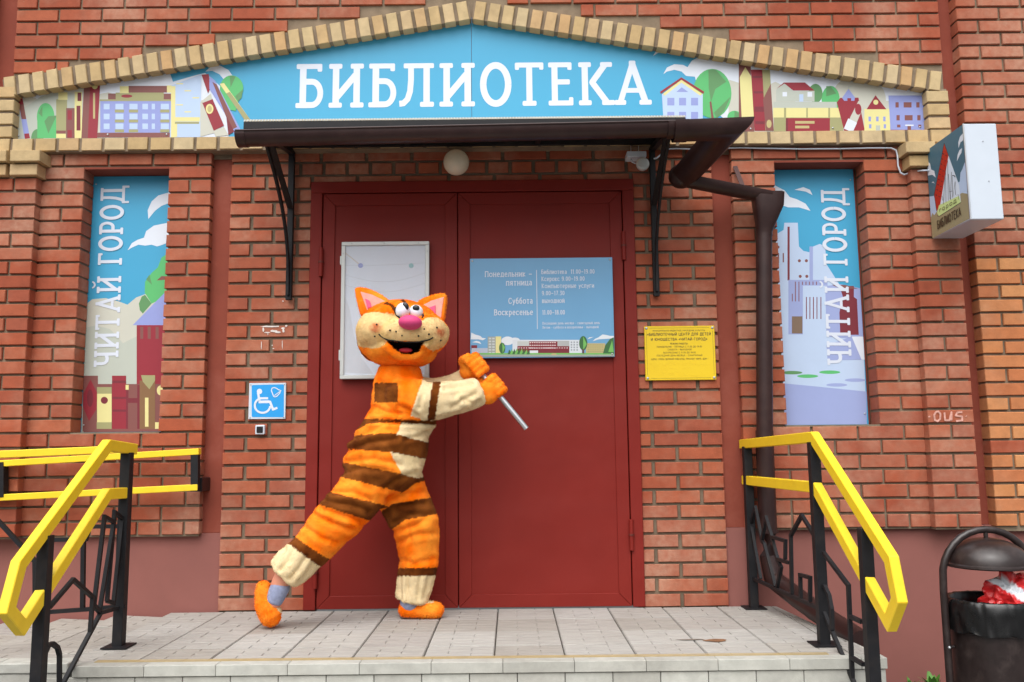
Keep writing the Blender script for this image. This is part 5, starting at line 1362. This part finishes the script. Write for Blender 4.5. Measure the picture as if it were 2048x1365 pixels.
for i, (k, pa, ra_) in enumerate(segs):
    for p, r in zip(pa, ra_):
        d = np.linalg.norm(V-p, axis=1)/r
        w_ = d < best; best[w_] = d[w_]; lid_[w_] = i
# cloth folds: soft bulges all over, sharper creases at the waist, knees, elbow and cuffs
FOLDS = [((806, 843), 22, .010, 5), ((745, 965), 40, .007, 7), ((690, 1020), 45, .009, 8), ((580, 1140), 30, .007, 9), ((828, 1168), 30, .007, 9), ((836, 1040), 40, .006, 8), ((925, 795), 45, .008, 8), ((840, 800), 40, .006, 7), ((760, 860), 40, .008, 9)]
for v in suit.vertices:
    p = v.co; q = PX(p); n_ = v.normal
    h = .007*noise.noise(p*9)+.0035*noise.noise(p*24+Vector((3, 1, 2)))
    for (c_, rad, amp, fr_) in FOLDS:
        d2 = ((q[0]-c_[0])**2+(q[1]-c_[1])**2)/rad**2
        if d2 < 4: h += amp*math.exp(-d2)*noise.noise(Vector((p.x*fr_, p.y*4, p.z*fr_*3.2)))
    V[v.index] = (p+n_*h)[:]
CREASE = [
 ([(742, 842), (800, 846), (869, 846)], .012, 4), ([(792, 765), (797, 800), (796, 835)], .005, 2.5), ([(800, 812), (822, 822), (838, 836)], .008, 4), ([(752, 815), (775, 826), (800, 828)], .007, 4),
 ([(756, 762), (775, 770), (800, 768)], .006, 4), ([(835, 765), (846, 790), (838, 815)], .007, 4), ([(868, 840), (900, 832), (940, 820), (958, 806)], .010, 4.5), ([(890, 778), (918, 772), (945, 768)], .007, 4),
 ([(925, 800), (945, 806), (958, 800)], .008, 4), ([(905, 815), (925, 800), (950, 790)], .006, 4), ([(700, 880), (730, 868), (768, 850)], .010, 5), ([(690, 906), (735, 886), (790, 878)], .009, 5), ([(810, 880), (840, 872), (866, 858)], .007, 4),
 ([(684, 945), (725, 935), (770, 942)], .009, 5), ([(700, 925), (750, 918), (800, 930)], .007, 5), ([(770, 975), (790, 960), (830, 945)], .010, 4.5), ([(668, 985), (705, 985), (740, 1000)], .009, 5),
 ([(648, 1020), (680, 1030), (722, 1044)], .012, 5), ([(634, 1032), (668, 1048), (705, 1058)], .011, 5), ([(612, 1056), (640, 1075), (672, 1085)], .008, 5), ([(655, 1004), (690, 1008), (735, 1020)], .009, 5),
 ([(588, 1098), (578, 1122), (560, 1140)], .007, 4), ([(612, 1114), (596, 1138), (580, 1158)], .008, 4), ([(626, 1128), (612, 1148), (598, 1162)], .006, 4), ([(572, 1100), (560, 1118), (550, 1132)], .006, 3.5),
 ([(790, 1045), (820, 1030), (862, 1030)], .010, 5), ([(785, 1062), (815, 1058), (850, 1040)], .010, 5), ([(800, 1085), (825, 1070), (868, 1066)], .008, 5), ([(812, 1040), (822, 1080), (820, 1130)], .005, 3),
 ([(800, 1120), (830, 1128), (868, 1118)], .007, 5), ([(815, 1152), (813, 1180), (814, 1202)], .007, 3), ([(840, 1155), (838, 1180), (836, 1200)], .006, 4), ([(858, 1155), (854, 1178), (846, 1198)], .006, 4), ([(800, 1155), (800, 1180), (803, 1200)], .006, 3.5),
 ([(775, 1000), (800, 990), (845, 985)], .008, 5), ([(768, 1020), (795, 1012), (850, 1008)], .008, 5)]
QX = np.array([PX(v.co) for v in suit.vertices]); NV = np.array([v.normal[:] for v in suit.vertices]); DD = np.zeros(len(V))
for pl_, dep, wd_ in CREASE:
    dm = np.full(len(V), 1e9)
    for a, b in zip(pl_[:-1], pl_[1:]):
        a = np.array(a, float); b = np.array(b, float); ab = b-a
        t_ = np.clip(((QX-a)@ab)/(ab@ab), 0, 1); dm = np.minimum(dm, np.linalg.norm(QX-(a+t_[:, None]*ab), axis=1))
    DD += -dep*np.exp(-(dm/wd_)**2)+.55*dep*np.exp(-((dm-2.3*wd_)/(1.3*wd_))**2)
DD *= np.clip(.5-NV[:, 1]*1.5, 0, 1)
V += NV*DD[:, None]
suit.vertices.foreach_set('co', V.ravel()); suit.update()
jag = lambda p: (p[0]+1.3*noise.noise(Vector((p[0]*.25, p[1]*.25, 0))), p[1]+1.6*noise.noise(Vector((p[0]*.2, p[1]*.2, 5))))
def tint(c_, p):
    n_ = noise.noise(p*7+Vector((4, 8, 1)))+.7*noise.noise(p*19)
    if c_ is CRM: k_ = 1+.07*n_; return (c_[0]*k_, c_[1]*k_, c_[2]*(k_-.06*max(0, n_)), 1)
    t = min(1, max(0, .45+.75*n_)); lo, hi = ((C(248, 114, 6), C(255, 156, 50)) if c_ is not BRN else (C(86, 40, 9), C(132, 74, 28)))
    return tuple(lo[i]*(1-t)+hi[i]*t for i in range(3))+(1,)
def suitcol(v): return tint(suitcol0(v), v.co)
def suitcol0(v):
    q = jag(PX(v.co)); k = names[lid_[v.index]]
    if k in ('torso', 'arm') and below(q, [(650, 834), (745, 838), (869, 842), (1000, 846)]) is False and k == 'arm' or (k == 'arm' and q[0] > 880):
        if right_of(q, (845, 760), (820, 834)):
            if right_of(q, (865, 764), (855, 838)) and not right_of(q, (881, 768), (870, 838)): return BRN
            return CRM
        if q[0] < 796 and 766 < q[1] < 805 and q[0] > 749: return BRN
        return OR_
    if k == 'farm': return CRM
    if k == 'fleg' and not (q[1] < 955):
        if not below(q, [(740, 990), (790, 976), (842, 964), (900, 955)]): return BRN
        if not below(q, [(740, 1042), (755.5, 1030), (783, 1009), (855, 997), (900, 990)]): return OR_
        if not below(q, [(760, 1075), (780, 1061), (811, 1040), (871, 1029), (900, 1026)]): return BRN
        if not below(q, [(780, 1137), (872, 1136), (900, 1136)]): return OR2
        if not below(q, [(780, 1152), (870, 1152), (900, 1152)]): return BRN
        return CRM
    if not below(q, [(650, 834), (745, 838), (869, 842), (1000, 846)]):
        if 749 < q[0] < 796 and 766 < q[1] < 805: return BRN
        if q[0] > 846 and right_of(q, (845, 760), (820, 834)): return CRM
        return OR_
    if not below(q, [(650, 885), (718, 858), (735, 848), (790, 845), (869, 850), (900, 852)]): return BRN
    if not below(q, [(650, 890), (718, 870), (783, 866), (861, 887), (900, 900)]): return CRM if right_of(q, (804, 842), (795, 866)) else OR_
    if not below(q, [(650, 905), (700, 899), (780, 904), (854, 919), (900, 930)]): return BRN
    if not below(q, [(650, 915), (688, 925), (805, 949), (900, 975)]): return CRM if right_of(q, (780, 904), (802, 946)) else OR_
    if not below(q, [(600, 930), (681, 954), (780, 979), (860, 1000)]): return BRN
    if not below(q, [(600, 965), (664, 985), (764, 1010), (860, 1035)]): return OR2
    if not below(q, [(560, 983), (650, 1013), (731, 1039), (800, 1064)]): return BRN
    if not below(q, [(500, 1014), (591, 1075), (654, 1117), (760, 1190)]): return OR_
    if not below(q, [(490, 1028), (580, 1090), (637, 1132), (760, 1220)]): return BRN
    return CRM
setcol(suit, suitcol)
so_ = link('cat_suit', suit, person, M['fur'])
def pile(me, parent, n, ln, seed):
    """short plush pile standing off a costume surface"""
    rg = random.Random(seed); me.calc_loop_triangles()
    tris = [tuple(t.vertices) for t in me.loop_triangles]; co = [v.co for v in me.vertices]
    cum = []; s_ = 0
    for t in tris: s_ += ((co[t[1]]-co[t[0]]).cross(co[t[2]]-co[t[0]])).length; cum.append(s_)
    import bisect
    at = me.color_attributes['Col'].data; vs = []; fs = []; cs = []
    for _ in range(n):
        t = tris[bisect.bisect(cum, rg.random()*s_) % len(tris)]
        a, b = rg.random(), rg.random()
        if a+b > 1: a, b = 1-a, 1-b
        p = co[t[0]]*(1-a-b)+co[t[1]]*a+co[t[2]]*b
        nn = (co[t[1]]-co[t[0]]).cross(co[t[2]]-co[t[0]]).normalized()
        nv = me.vertices[t[0]].normal
        d = (nv*.9+Vector((rg.uniform(-.6, .6), rg.uniform(-.6, .6), rg.uniform(-.9, .3)))).normalized()
        w_ = nv.cross(d); w_ = w_.normalized()*.0013 if w_.length > 1e-3 else Vector((.0013, 0, 0))
        L = ln*rg.uniform(.6, 1.25); k = len(vs)
        vs += [p-w_, p+w_, p+d*L]; fs.append((k, k+1, k+2)); g_ = rg.uniform(.86, 1.14); c_ = at[t[0]].color; c_ = (c_[0]*g_, c_[1]*g_, c_[2]*g_, 1); cs += [c_]*3
    m2 = D2.meshes.new('plush_pile'); m2.from_pydata(vs, [], fs)
    ca = m2.color_attributes.new('Col', 'FLOAT_COLOR', 'POINT')
    ca.data.foreach_set('color', [x for c_ in cs for x in c_])
    o = link('plush_pile', m2, parent, M['fur']); o['kind'] = 'stuff'; return o
pile(suit, so_, 60000, .0048, 1)
# ---------------------------------------------------------------- head
E_ = [(803, 660, 84, 60, .20, -.40), (800, 699, 74, 38, .19, -.42), (763, 664, 50, 43, .17, -.46), (851, 668, 47, 41, .17, -.46), (812, 668, 62, 36, .15, -.52), (806, 634, 60, 32, .18, -.42), (752, 670, 38, 54, .12, -.37)]
ELL = []
hb = MB(); RZ = Matrix.Rotation(math.radians(3.5), 3, 'Y')
for (a, b, hw_, hh, dr_, y) in E_:
    c_ = ppx(a, b, y); r = (rm_(c_, hw_), dr_, rm_(c_, hh)); ELL.append((c_, r)); hb.ball(c_, r, 36, 24, RZ)
def inside(p):
    for c_, r in ELL:
        d = RZ.transposed() @ (p-c_)
        if (d.x/r[0])**2+(d.y/r[1])**2+(d.z/r[2])**2 < 1: return True
    return False
def surf(px, py, off=0.0):
    y = -.80
    while y < -.2:
        p = S(px, py, y)
        if inside(p): break
        y += .004
    d = (CAM-p).normalized(); return p+d*off
for pts in ([(772, 690), (781, 704), (797, 713), (820, 716), (838, 709), (848, 695), (851, 687)],):
    pp = [surf(a, b, .004) for a, b in pts]; hb.tube(pp, .020, 12)
head = unify(hb, .0065, 8)
MOUTH = [(773, 680.5), (786, 683), (798, 683), (818, 684.5), (839, 684.5), (848, 683), (843, 693), (838, 703), (823, 709), (808, 709), (795, 702), (783, 692)]
MUZ = [(700, 680), (712, 640), (728, 629), (746, 625), (770, 627), (790, 628), (800, 640), (830, 648), (846, 640), (860, 635), (874, 636), (888, 645), (905, 668), (900, 690), (880, 698), (867, 704), (856, 697), (847, 689), (840, 684), (800, 682), (775, 681), (770, 690), (760, 695), (746, 698), (728, 695), (718, 692), (704, 700)]
hn = [v.normal.copy() for v in head.vertices]
hc = {}
for v in head.vertices:
    p = v.co.copy(); q = jag(PX(p)); front = hn[v.index].y < -.05
    col = OR_
    if p.y > -.41 and hn[v.index].y > -.35 and q[0] < 770: col = BRN if p.y < -.385 else OR_
    if front or p.y < -.44:
        if inpoly(q, MUZ) and p.y < -.41:
            col = C(228, 194, 138)
            b1 = math.hypot((q[0]-752)/17, (q[1]-656)/13); b2 = math.hypot((q[0]-881)/13, (q[1]-665)/13)
            k_ = max(0, 1-min(b1, b2)); nz = .6+.5*noise.noise(p*60)
            t = min(.85, 1.9*k_*nz); bl_ = C(196, 98, 58); col = tuple(col[i]*(1-t)+bl_[i]*t for i in range(3))+(1,)
            if noise.noise(p*14+Vector((9, 2, 4))) > .15: col = tuple(col[i]*(.96, .94, .84)[i] for i in range(3))+(1,)
        elif inpoly(q, [(762, 608), (775, 604), (787, 610), (796, 622), (791, 628), (783, 616), (772, 609)]) or inpoly(q, [(797, 601), (808, 600), (814, 606), (806, 606)]): col = BRN
        if inpoly(PX(p), MOUTH) and p.y < -.5: col = C(15, 13, 14)
    hc[v.index] = col
setcol(head, lambda v: tint(hc[v.index], v.co*1.3) if hc[v.index] in (OR_, BRN) else hc[v.index])
for v in head.vertices:
    if hc[v.index][0] < .01 and hc[v.index][1] < .01: v.co += (v.co-CAM).normalized()*.05
    else: v.co += hn[v.index]*(.004*noise.noise(v.co*16)+.002*noise.noise(v.co*40))
head.update()
ho = link('cat_head', head, person, M['fur'])
pl_ = pile(head, ho, 20000, .0045, 2)
# eyes, pupils, nose, tongue, smile, whisker dots
EYE = []
def rotball(px, py, hw_, hh, dpt, off, mat, name, parent, ang=0, seg=24):
    c_ = surf(px, py, off); EYE.append((c_, (rm_(c_, hw_), dpt, rm_(c_, hh)), ang)); return MB().ball(c_, (rm_(c_, hw_), dpt, rm_(c_, hh)), seg, 16, Matrix.Rotation(math.radians(ang), 3, 'Y')).build(name, mat, parent, smooth=True)
e1 = rotball(805.3, 621.5, 14.2, 16, .035, .002, M['eye_white'], 'eye', ho, 18); e2 = rotball(832, 624.5, 14.2, 14.6, .035, .002, M['eye_white'], 'eye', ho, -8)
def pupil(px, py, hw_, hh, ang, parent, eye):
    eo_, er_, ea_ = EYE[eye]; q_ = Matrix.Rotation(math.radians(ea_), 3, 'Y').transposed()
    y = -.85
    while y < -.3:
        c_ = S(px, py, y); d = q_ @ (c_-eo_)
        if (d.x/er_[0])**2+(d.y/er_[1])**2+(d.z/er_[2])**2 < 1: break
        y += .001
    MB().ball(c_, (rm_(c_, hw_), .006, rm_(c_, hh)), 20, 10, Matrix.Rotation(math.radians(ang), 3, 'Y')).build('pupil', M['pupil'], parent, smooth=True)
pupil(811.5, 612.5, 6, 8.2, 28 if False else -28, e1, 0); pupil(832, 616.5, 7, 6.3, 6, e2, 1)
pts = [surf(a, b, .006) for a, b in [(791, 615), (790, 623), (793, 631), (799, 636), (805, 638)]]
MB().tube(pts, .0045, 8).build('eye_line', M['mouth'], ho, smooth=True)
pts = [surf(a, b, .006) for a, b in [(844, 636), (847, 632), (846, 628)]]
MB().tube(pts, .004, 8).build('eye_line', M['mouth'], ho, smooth=True)
rotball(820.5, 645.5, 24, 15, .058, .022, M['nose'], 'nose', ho, 4, 32)
pts = [surf(a, b, .0045) for a, b in [(757.5, 668.5), (762, 673), (768, 677), (775, 680.5), (786, 682), (800, 683.5), (818, 685), (836, 684.5), (848, 682.5), (858, 680), (864, 677), (866.5, 675.5)]]
MB().tube(pts, .0034, 8).build('smile_line', M['mouth'], ho, smooth=True)
c_ = surf(811, 701, -.030)
MB().ball(c_, (rm_(c_, 14), .02, rm_(c_, 5)), 20, 10).build('tongue', M['tongue'], ho, smooth=True)
for (a, b) in ((753.5, 649.5), (749.5, 673), (780, 661), (792, 663.5), (804, 671.5), (837, 672.5), (848.5, 658.5), (858, 669), (874, 655.5), (881.5, 681.5)):
    MB().ball(surf(a, b, .002), .0048, 8, 6).build('whisker_dot', M['mouth'], ho, smooth=True)
def ear(outer, inner, deep, y, tilt):
    P0 = [ppx(a, b, y) for a, b in outer]
    m_ = MB().poly([p+Vector((0, .045, 0)) for p in P0], None, (0, -.06, 0)); me = m_.mesh('ear')
    bm = bmesh.new(); bm.from_mesh(me); bmesh.ops.recalc_face_normals(bm, faces=bm.faces)
    bmesh.ops.bevel(bm, geom=[e for e in bm.edges], offset=.016, segments=3, affect='EDGES', profile=.5); bmesh.ops.triangulate(bm, faces=[f for f in bm.faces if len(f.verts) > 4]); bm.to_mesh(me); bm.free()
    for p in me.polygons: p.use_smooth = True
    me.set_sharp_from_angle(angle=math.radians(60))
    setcol(me, lambda v: tint(OR_, v.co*1.3))
    eo = link('ear', me, ho, M['fur'])
    def pad(pts, dy, mat, name):
        c_ = [ppx(a, b, y-.0175+dy) for a, b in pts]; ce = sum(c_, Vector())/len(c_)
        mm = MB(); mm.poly(c_, None, (0, .006, 0)); mm.build(name, mat, eo, bevel=.002)
    pad(inner, -.001, M['pink'], 'inner_ear'); pad(deep, -.0075, M['hotpink'], 'inner_ear_patch')
    pile(me, eo, 1500, .007, 5)
ear([(708.5, 576), (722, 574.5), (738, 578), (760, 588), (780, 603), (770, 622), (742, 632), (722, 634), (714, 605)], [(720.5, 583.5), (745, 590), (771, 603), (752, 612), (734, 621)], [(730, 597), (738, 601), (741, 606), (743, 615), (735, 617)], -.42, 0)
ear([(885, 586), (892, 588), (893.5, 596), (891, 620), (887.5, 645), (872, 640), (845, 622), (832, 606), (845, 597), (865, 590)], [(888, 594), (885, 612), (881.5, 640), (866, 632), (845, 611), (862, 602)], [(851, 618), (871, 610.5), (871, 631), (860, 626)], -.42, 0)
# ---------------------------------------------------------------- gloves round the tube
ra0, ra1 = (1053, 858), (943, 724)
ydir = -.405
def on_rod(t): return (ra1[0]+(ra0[0]-ra1[0])*t, ra1[1]+(ra0[1]-ra1[1])*t)
nx, ny = .773, -.634
def glove(t0, flip, wrist, wy):
    g_ = MB()
    sgn = -1 if not flip else 1
    yf, yb = ydir+sgn*.052, ydir-sgn*.048
    for i in range(4):
        c_ = on_rod(t0+(i-1.5)*.060); r = (8.6, 9, 8.8, 7.8)[i]
        pth = [(-13, yf-.004*sgn), (3, yf+sgn*.006), (12, ydir+sgn*.022), (13, ydir-sgn*.018), (5, yb+sgn*.006), (-8, yb)] if flip else [(0, yf+.016), (8, ydir-.03), (14, ydir-.012), (14, ydir+.016), (5, yb-.006), (-8, yb)]
        pts = [(c_[0]+nx*o, c_[1]+ny*o, r*(1 if k < 4 else .9), y) for k, (o, y) in enumerate(pth)]
        limb(g_, pts, 1, 12, 4)
    c_ = on_rod(t0); pc_ = ppx(c_[0]-nx*14, c_[1]-ny*14, ydir+sgn*.03)
    g_.ball(pc_, (rm_(pc_, 21 if flip else 23), .045, rm_(pc_, 20 if flip else 24)), 20, 14)
    limb(g_, [(c_[0]-nx*12, c_[1]-ny*12, 19, ydir+sgn*.025), (wrist[0], wrist[1], 17, wy)], 1, 16, 5)
    th = on_rod(t0-.14)
    limb(g_, [(c_[0]-nx*16, c_[1]-ny*16, 9, ydir+sgn*.01), (th[0]-nx*13, th[1]-ny*13, 9, ydir), (th[0]-nx*4, th[1]-ny*4, 8, yb+sgn*.01), (th[0]+nx*4, th[1]+ny*4, 7, yb+sgn*.012)], 1, 12, 4)
    me = unify(g_, .0042, 2); setcol(me, lambda v: tint(OR_, v.co*1.5))
    o = link('glove', me, person, M['fur']); pile(me, o, 4500, .0045, 9); return o
glove(.39, False, (956, 784), -.44); glove(.07, True, (938, 748), -.35)
tube_ = tag(MB().tube([ppx(*ra0, -.42), ppx(*on_rod(.5), -.412), ppx(*ra1, -.40)], .0145, 20).build('metal_tube', M['alu'], None, smooth=True, angle=40), 'shiny metal tube gripped in both orange gloves', 'tube')
# ---------------------------------------------------------------- ankles, socks, slippers
def lump(name, pts, mat, parent, dk=1.0, vox=.0045, col=None, sm=3):
    m_ = MB(); limb(m_, pts, dk, 18, 5); me = unify(m_, vox, sm)
    if col: setcol(me, lambda v: col)
    return link(name, me, parent, mat)
lump('ankle', [(574, 1142, 20, -.48), (562, 1164, 18, -.48), (552, 1190, 15, -.48), (546, 1210, 14, -.48)], M['skin'], person)
lump('sock', [(561, 1174, 19.5, -.48), (555, 1186, 19, -.48), (548, 1202, 17.5, -.48)], M['sock'], person)
lump('sock', [(824, 1196, 24, -.25), (822, 1208, 22, -.25), (824, 1214, 19, -.25)], M['sock'], person)
def slipper(axis_, soles, creamz, dk):
    m_ = MB(); limb(m_, axis_, dk, 22, 6); me = unify(m_, .005, 3)
    setcol(me, lambda v: CRM if inpoly(PX(v.co), creamz) else tint(OR_, v.co*1.5))
    o = link('slipper', me, person, M['fur']); pile(me, o, 3500, .007, 4)
    m2 = MB(); limb(m2, soles, dk*1.02, 18, 5); s_ = unify(m2, .005, 2); link('sole', s_, o, M['sole'])
slipper([(527, 1172, 14, -.475), (527, 1190, 17, -.475), (533, 1212, 22, -.475), (543, 1234, 22, -.475), (549, 1243, 15, -.475)], [(519, 1176, 8, -.475), (519, 1196, 9, -.475), (524, 1216, 10, -.475), (532, 1236, 9, -.475)], [(548, 1195), (566, 1208), (566, 1230), (556, 1222), (548, 1208)], .95)
slipper([(808, 1219, 15, -.25), (828, 1220, 15, -.25), (852, 1219, 17, -.25), (872, 1221, 16, -.25), (880, 1223, 13, -.25)], [(803, 1230, 6.5, -.25), (830, 1231, 6.5, -.25), (855, 1231.5, 6, -.25), (876, 1231, 5.5, -.25)], [(838, 1196), (866, 1198), (868, 1206), (850, 1207), (836, 1204)], 1.15)

# ================================================================== LITTER BIN
bn = thing('litter_bin', 'round dark brown litter bin with domed lid beside the plinth', 'litter bin')
BX, BY, BZ = 2.372, -.90, -.424
HWd = .213
pts = [(BX-HWd, BY, BZ)]+[(BX-HWd, BY, .22)]
for i in range(1, 16):
    a = math.pi-math.pi*i/16; pts.append((BX+HWd*math.cos(a), BY, .27+.222*math.sin(a)))
pts += [(BX+HWd, BY, .22), (BX+HWd, BY, BZ)]
MB().tube(pts, .0165, 16, up=(0, 1, 0)).build('frame', M['bin_paint'], bn, smooth=True, angle=50)
MB().box(BX-HWd-.03, BX-HWd+.03, BY-.05, BY+.05, BZ, BZ+.012).build('foot_plate', M['bin_paint'], bn); MB().box(BX+HWd-.03, BX+HWd+.03, BY-.05, BY+.05, BZ, BZ+.012).build('foot_plate', M['bin_paint'], bn)
ld = MB(); RL = .180; z0 = .332
prof = [(0, .455)]+[(RL*.97*math.sin(t), z0+.012+.111*math.cos(t)) for t in [k*math.pi/2/10 for k in range(1, 11)]]+[(RL+.004, z0+.006), (RL+.005, z0-.002), (RL, z0-.007), (RL-.008, z0-.004), (RL-.012, z0+.012)]+[(RL*.93*math.sin(t), z0+.008+.104*math.cos(t)) for t in [k*math.pi/2/8 for k in range(7, 0, -1)]]+[(0, z0+.112)]
ld.lathe((BX, BY, 0), prof, 48).build('lid', M['bin_paint'], bn, smooth=True, angle=40)
MB().tube([(BX, BY, .445), (BX, BY, .482)], .010, 12).build('lid_stem', M['bin_paint'], bn, smooth=True, angle=50)
RB = .182
bk = MB(); prof = [(0, BZ+.05), (RB-.012, BZ+.05), (RB-.006, BZ+.056), (RB, .10), (RB+.001, .172), (RB+.006, .178), (RB+.003, .182), (RB-.005, .178), (RB-.006, .05), (RB-.014, BZ+.062), (0, BZ+.062)]
bk.lathe((BX, BY, 0), prof, 56).build('bucket', M['bin_paint'], bn, smooth=True, angle=40)
for zz in (.045, -.20): MB().lathe((BX, BY, zz), [(RB-.001, -.006), (RB+.004, -.003), (RB+.004, .003), (RB-.001, .006)], 56).build('hoop', M['bin_paint'], bn, smooth=True)
for s_ in (-1, 1):
    MB().tube([(BX+s_*(RB+.001), BY, -.03), (BX+s_*(HWd), BY, -.03)], .008, 10).build('pivot', M['bin_paint'], bn)
    MB().ball((BX+s_*HWd, BY-.018, -.03), .007, 10, 6).build('bolt', M['screw'], bn, smooth=True)
# plastic liner folded over the rim
ln_ = MB(); seg = 120; rows = [(-1, -.20), (-1, -.02), (-1, .13), (-.4, .183), (0, .188), (.5, .183), (1, .165), (1.1, .13), (1.2, .09), (1.3, .062), (1.35, .048)]
vs = []
for (k, z) in rows:
    for i in range(seg):
        a = 2*math.pi*i/seg
        r = RB+(.013*k if k > 0 else .011*k) + (.008*noise.noise(Vector((math.cos(a)*9, math.sin(a)*9, z*30)))+.0035*noise.noise(Vector((math.cos(a)*24, math.sin(a)*24, z*14))) if k != 0 else 0)
        if k < 0: r = min(r, RB-.010)
        if k > .6: r = max(r, RB+.006)
        zz = z + (.022*noise.noise(Vector((math.cos(a)*3, math.sin(a)*3, 7))) if z < .1 and k > 0 else .003*noise.noise(Vector((math.cos(a)*8, math.sin(a)*8, z))))
        vs.append((BX+r*math.cos(a), BY+r*math.sin(a), zz))
fs = [(i*seg+j, i*seg+(j+1) % seg, (i+1)*seg+(j+1) % seg, (i+1)*seg+j) for i in range(len(rows)-1) for j in range(seg)]
ln_.add(vs, fs); tag(ln_.build('bin_liner', M['bag_black'], None, smooth=True), 'crinkled black plastic liner folded over the bin rim', 'bin liner')
# crumpled red and white carrier bag
bm = bmesh.new(); bmesh.ops.create_icosphere(bm, subdivisions=5, radius=1.0)
lay = []
for v in bm.verts:
    p = v.co.copy(); c_ = p*2.1
    r = 1+.32*noise.noise(c_)+.34*abs(noise.noise(p*2.4+Vector((3, 3, 3))))
    ridge = .12*(1-abs(noise.noise(p*3.1+Vector((7, 0, 1))))*2)
    q = p*(r+ridge); v.co = Vector((q.x*.105, q.y*.095, q.z*.082))
    if v.co.z > .02: v.co.z *= 1.25
me = D2.meshes.new('carrier_bag'); bm.to_mesh(me); bm.free()
RDB, WHB, PUR = C(214, 44, 46), C(222, 226, 232), C(92, 34, 58)
def bagcol(v):
    n_ = noise.noise(v.co*9+Vector((1, 5, 2))); w_ = v.co.x*.8+v.co.z*.9
    if -.005 < w_+.012*n_ < .06 : return WHB
    if v.co.z < -.03+.01*n_: return PUR
    return RDB
setcol(me, bagcol)
M['film'] = vcol('carrier_film', .3, .08, .5, bump=.12, bscale=40)
bo = link('carrier_bag', me, None, M['film'])
bo.location = (BX+.085, BY-.02, .178); tag(bo, 'crumpled red and white carrier bag stuffed in the litter bin', 'plastic bag')
# ================================================================== weeds, litter and dirt
def weed(label, x, y, n, h, seed, wd=.5):
    r_ = random.Random(seed); t = thing('weed', label, 'weed', group='weeds along the right plinth')
    for k in range(n):
        a = r_.uniform(0, 6.28); L = h*r_.uniform(.6, 1.1); lean = r_.uniform(.3, .9); w_ = L*.16*wd*2
        m_ = MB(); vs = []; st = 6
        for i in range(st+1):
            s = i/st; rr_ = L*lean*s; zz = L*(s-.35*lean*s*s); ww = w_*math.sin(math.pi*min(1, .12+s*.88))
            ca, sa = math.cos(a), math.sin(a)
            vs += [(x+rr_*ca-ww*sa, y+rr_*sa+ww*ca, -.423+zz), (x+rr_*ca, y+rr_*sa, -.423+zz-.18*ww), (x+rr_*ca+ww*sa, y+rr_*sa-ww*ca, -.423+zz)]
        fs = [(i*3+j, i*3+j+1, (i+1)*3+j+1, (i+1)*3+j) for i in range(st) for j in (0, 1)]
        m_.add(vs, fs); m_.build('leaf', M['leaf'], t, smooth=True, fixn=False)
weed('taller broad leaved green weed nearest the litter bin', 2.44, -.12, 14, .095, 3)
weed('low spreading green weed at the foot of the plinth', 2.33, -.10, 16, .07, 4, .35)
weed('small green weed sprouting beside the right handrail post', 2.14, -.08, 12, .07, 5, .4)
def patch(label, cx_, cy_, rx, ry, z, mat, seed, name='dirt_patch'):
    r_ = random.Random(seed); n_ = 26
    pts = [(cx_+rx*math.cos(6.283*i/n_)*(.9+.18*math.sin(3*i*6.283/n_+seed)+r_.uniform(-.07, .07)), cy_+ry*math.sin(6.283*i/n_)*(.9+.2*math.sin(2*i*6.283/n_+seed)+r_.uniform(-.1, .1)), z) for i in range(n_)]
    m_ = MB(); m_.poly(pts); me = m_.mesh(name); tessellate(me); return tag(link(name, me, None, mat), label, 'stain')
M['stain'] = simple('rust_stain', C(122, 86, 58), .95, var=.4, scale=40); M['stain2'] = simple('grey_stain', C(110, 100, 90), .95, var=.4, scale=40)
c_ = S(1432, 1281, .002, 2); patch('brown rusty stain on the paving near the right railing', c_.x, c_.y, .06, .030, .0022, M['stain'], 5)
c_ = S(1408, 1280, .002, 2); patch('grey grit smear beside the rusty stain on the paving', c_.x-.06, c_.y+.01, .07, .012, .0017, M['stain2'], 6)
# ================================================================== base points: every thing's Empty stands at its own foot
bpy.context.view_layer.update()
for o in list(D2.objects):
    if o.type != 'EMPTY' or o.parent: continue
    cs = []
    def walk(x):
        for ch in x.children:
            if ch.type == 'MESH': cs.extend([ch.matrix_world @ Vector(b) for b in ch.bound_box])
            walk(ch)
    walk(o)
    if not cs: continue
    lo = Vector([min(c_[i] for c_ in cs) for i in range(3)]); hi = Vector([max(c_[i] for c_ in cs) for i in range(3)])
    base = Vector(((lo.x+hi.x)/2, (lo.y+hi.y)/2, lo.z)); o.location = base
    for ch in o.children: ch.location = ch.location-base
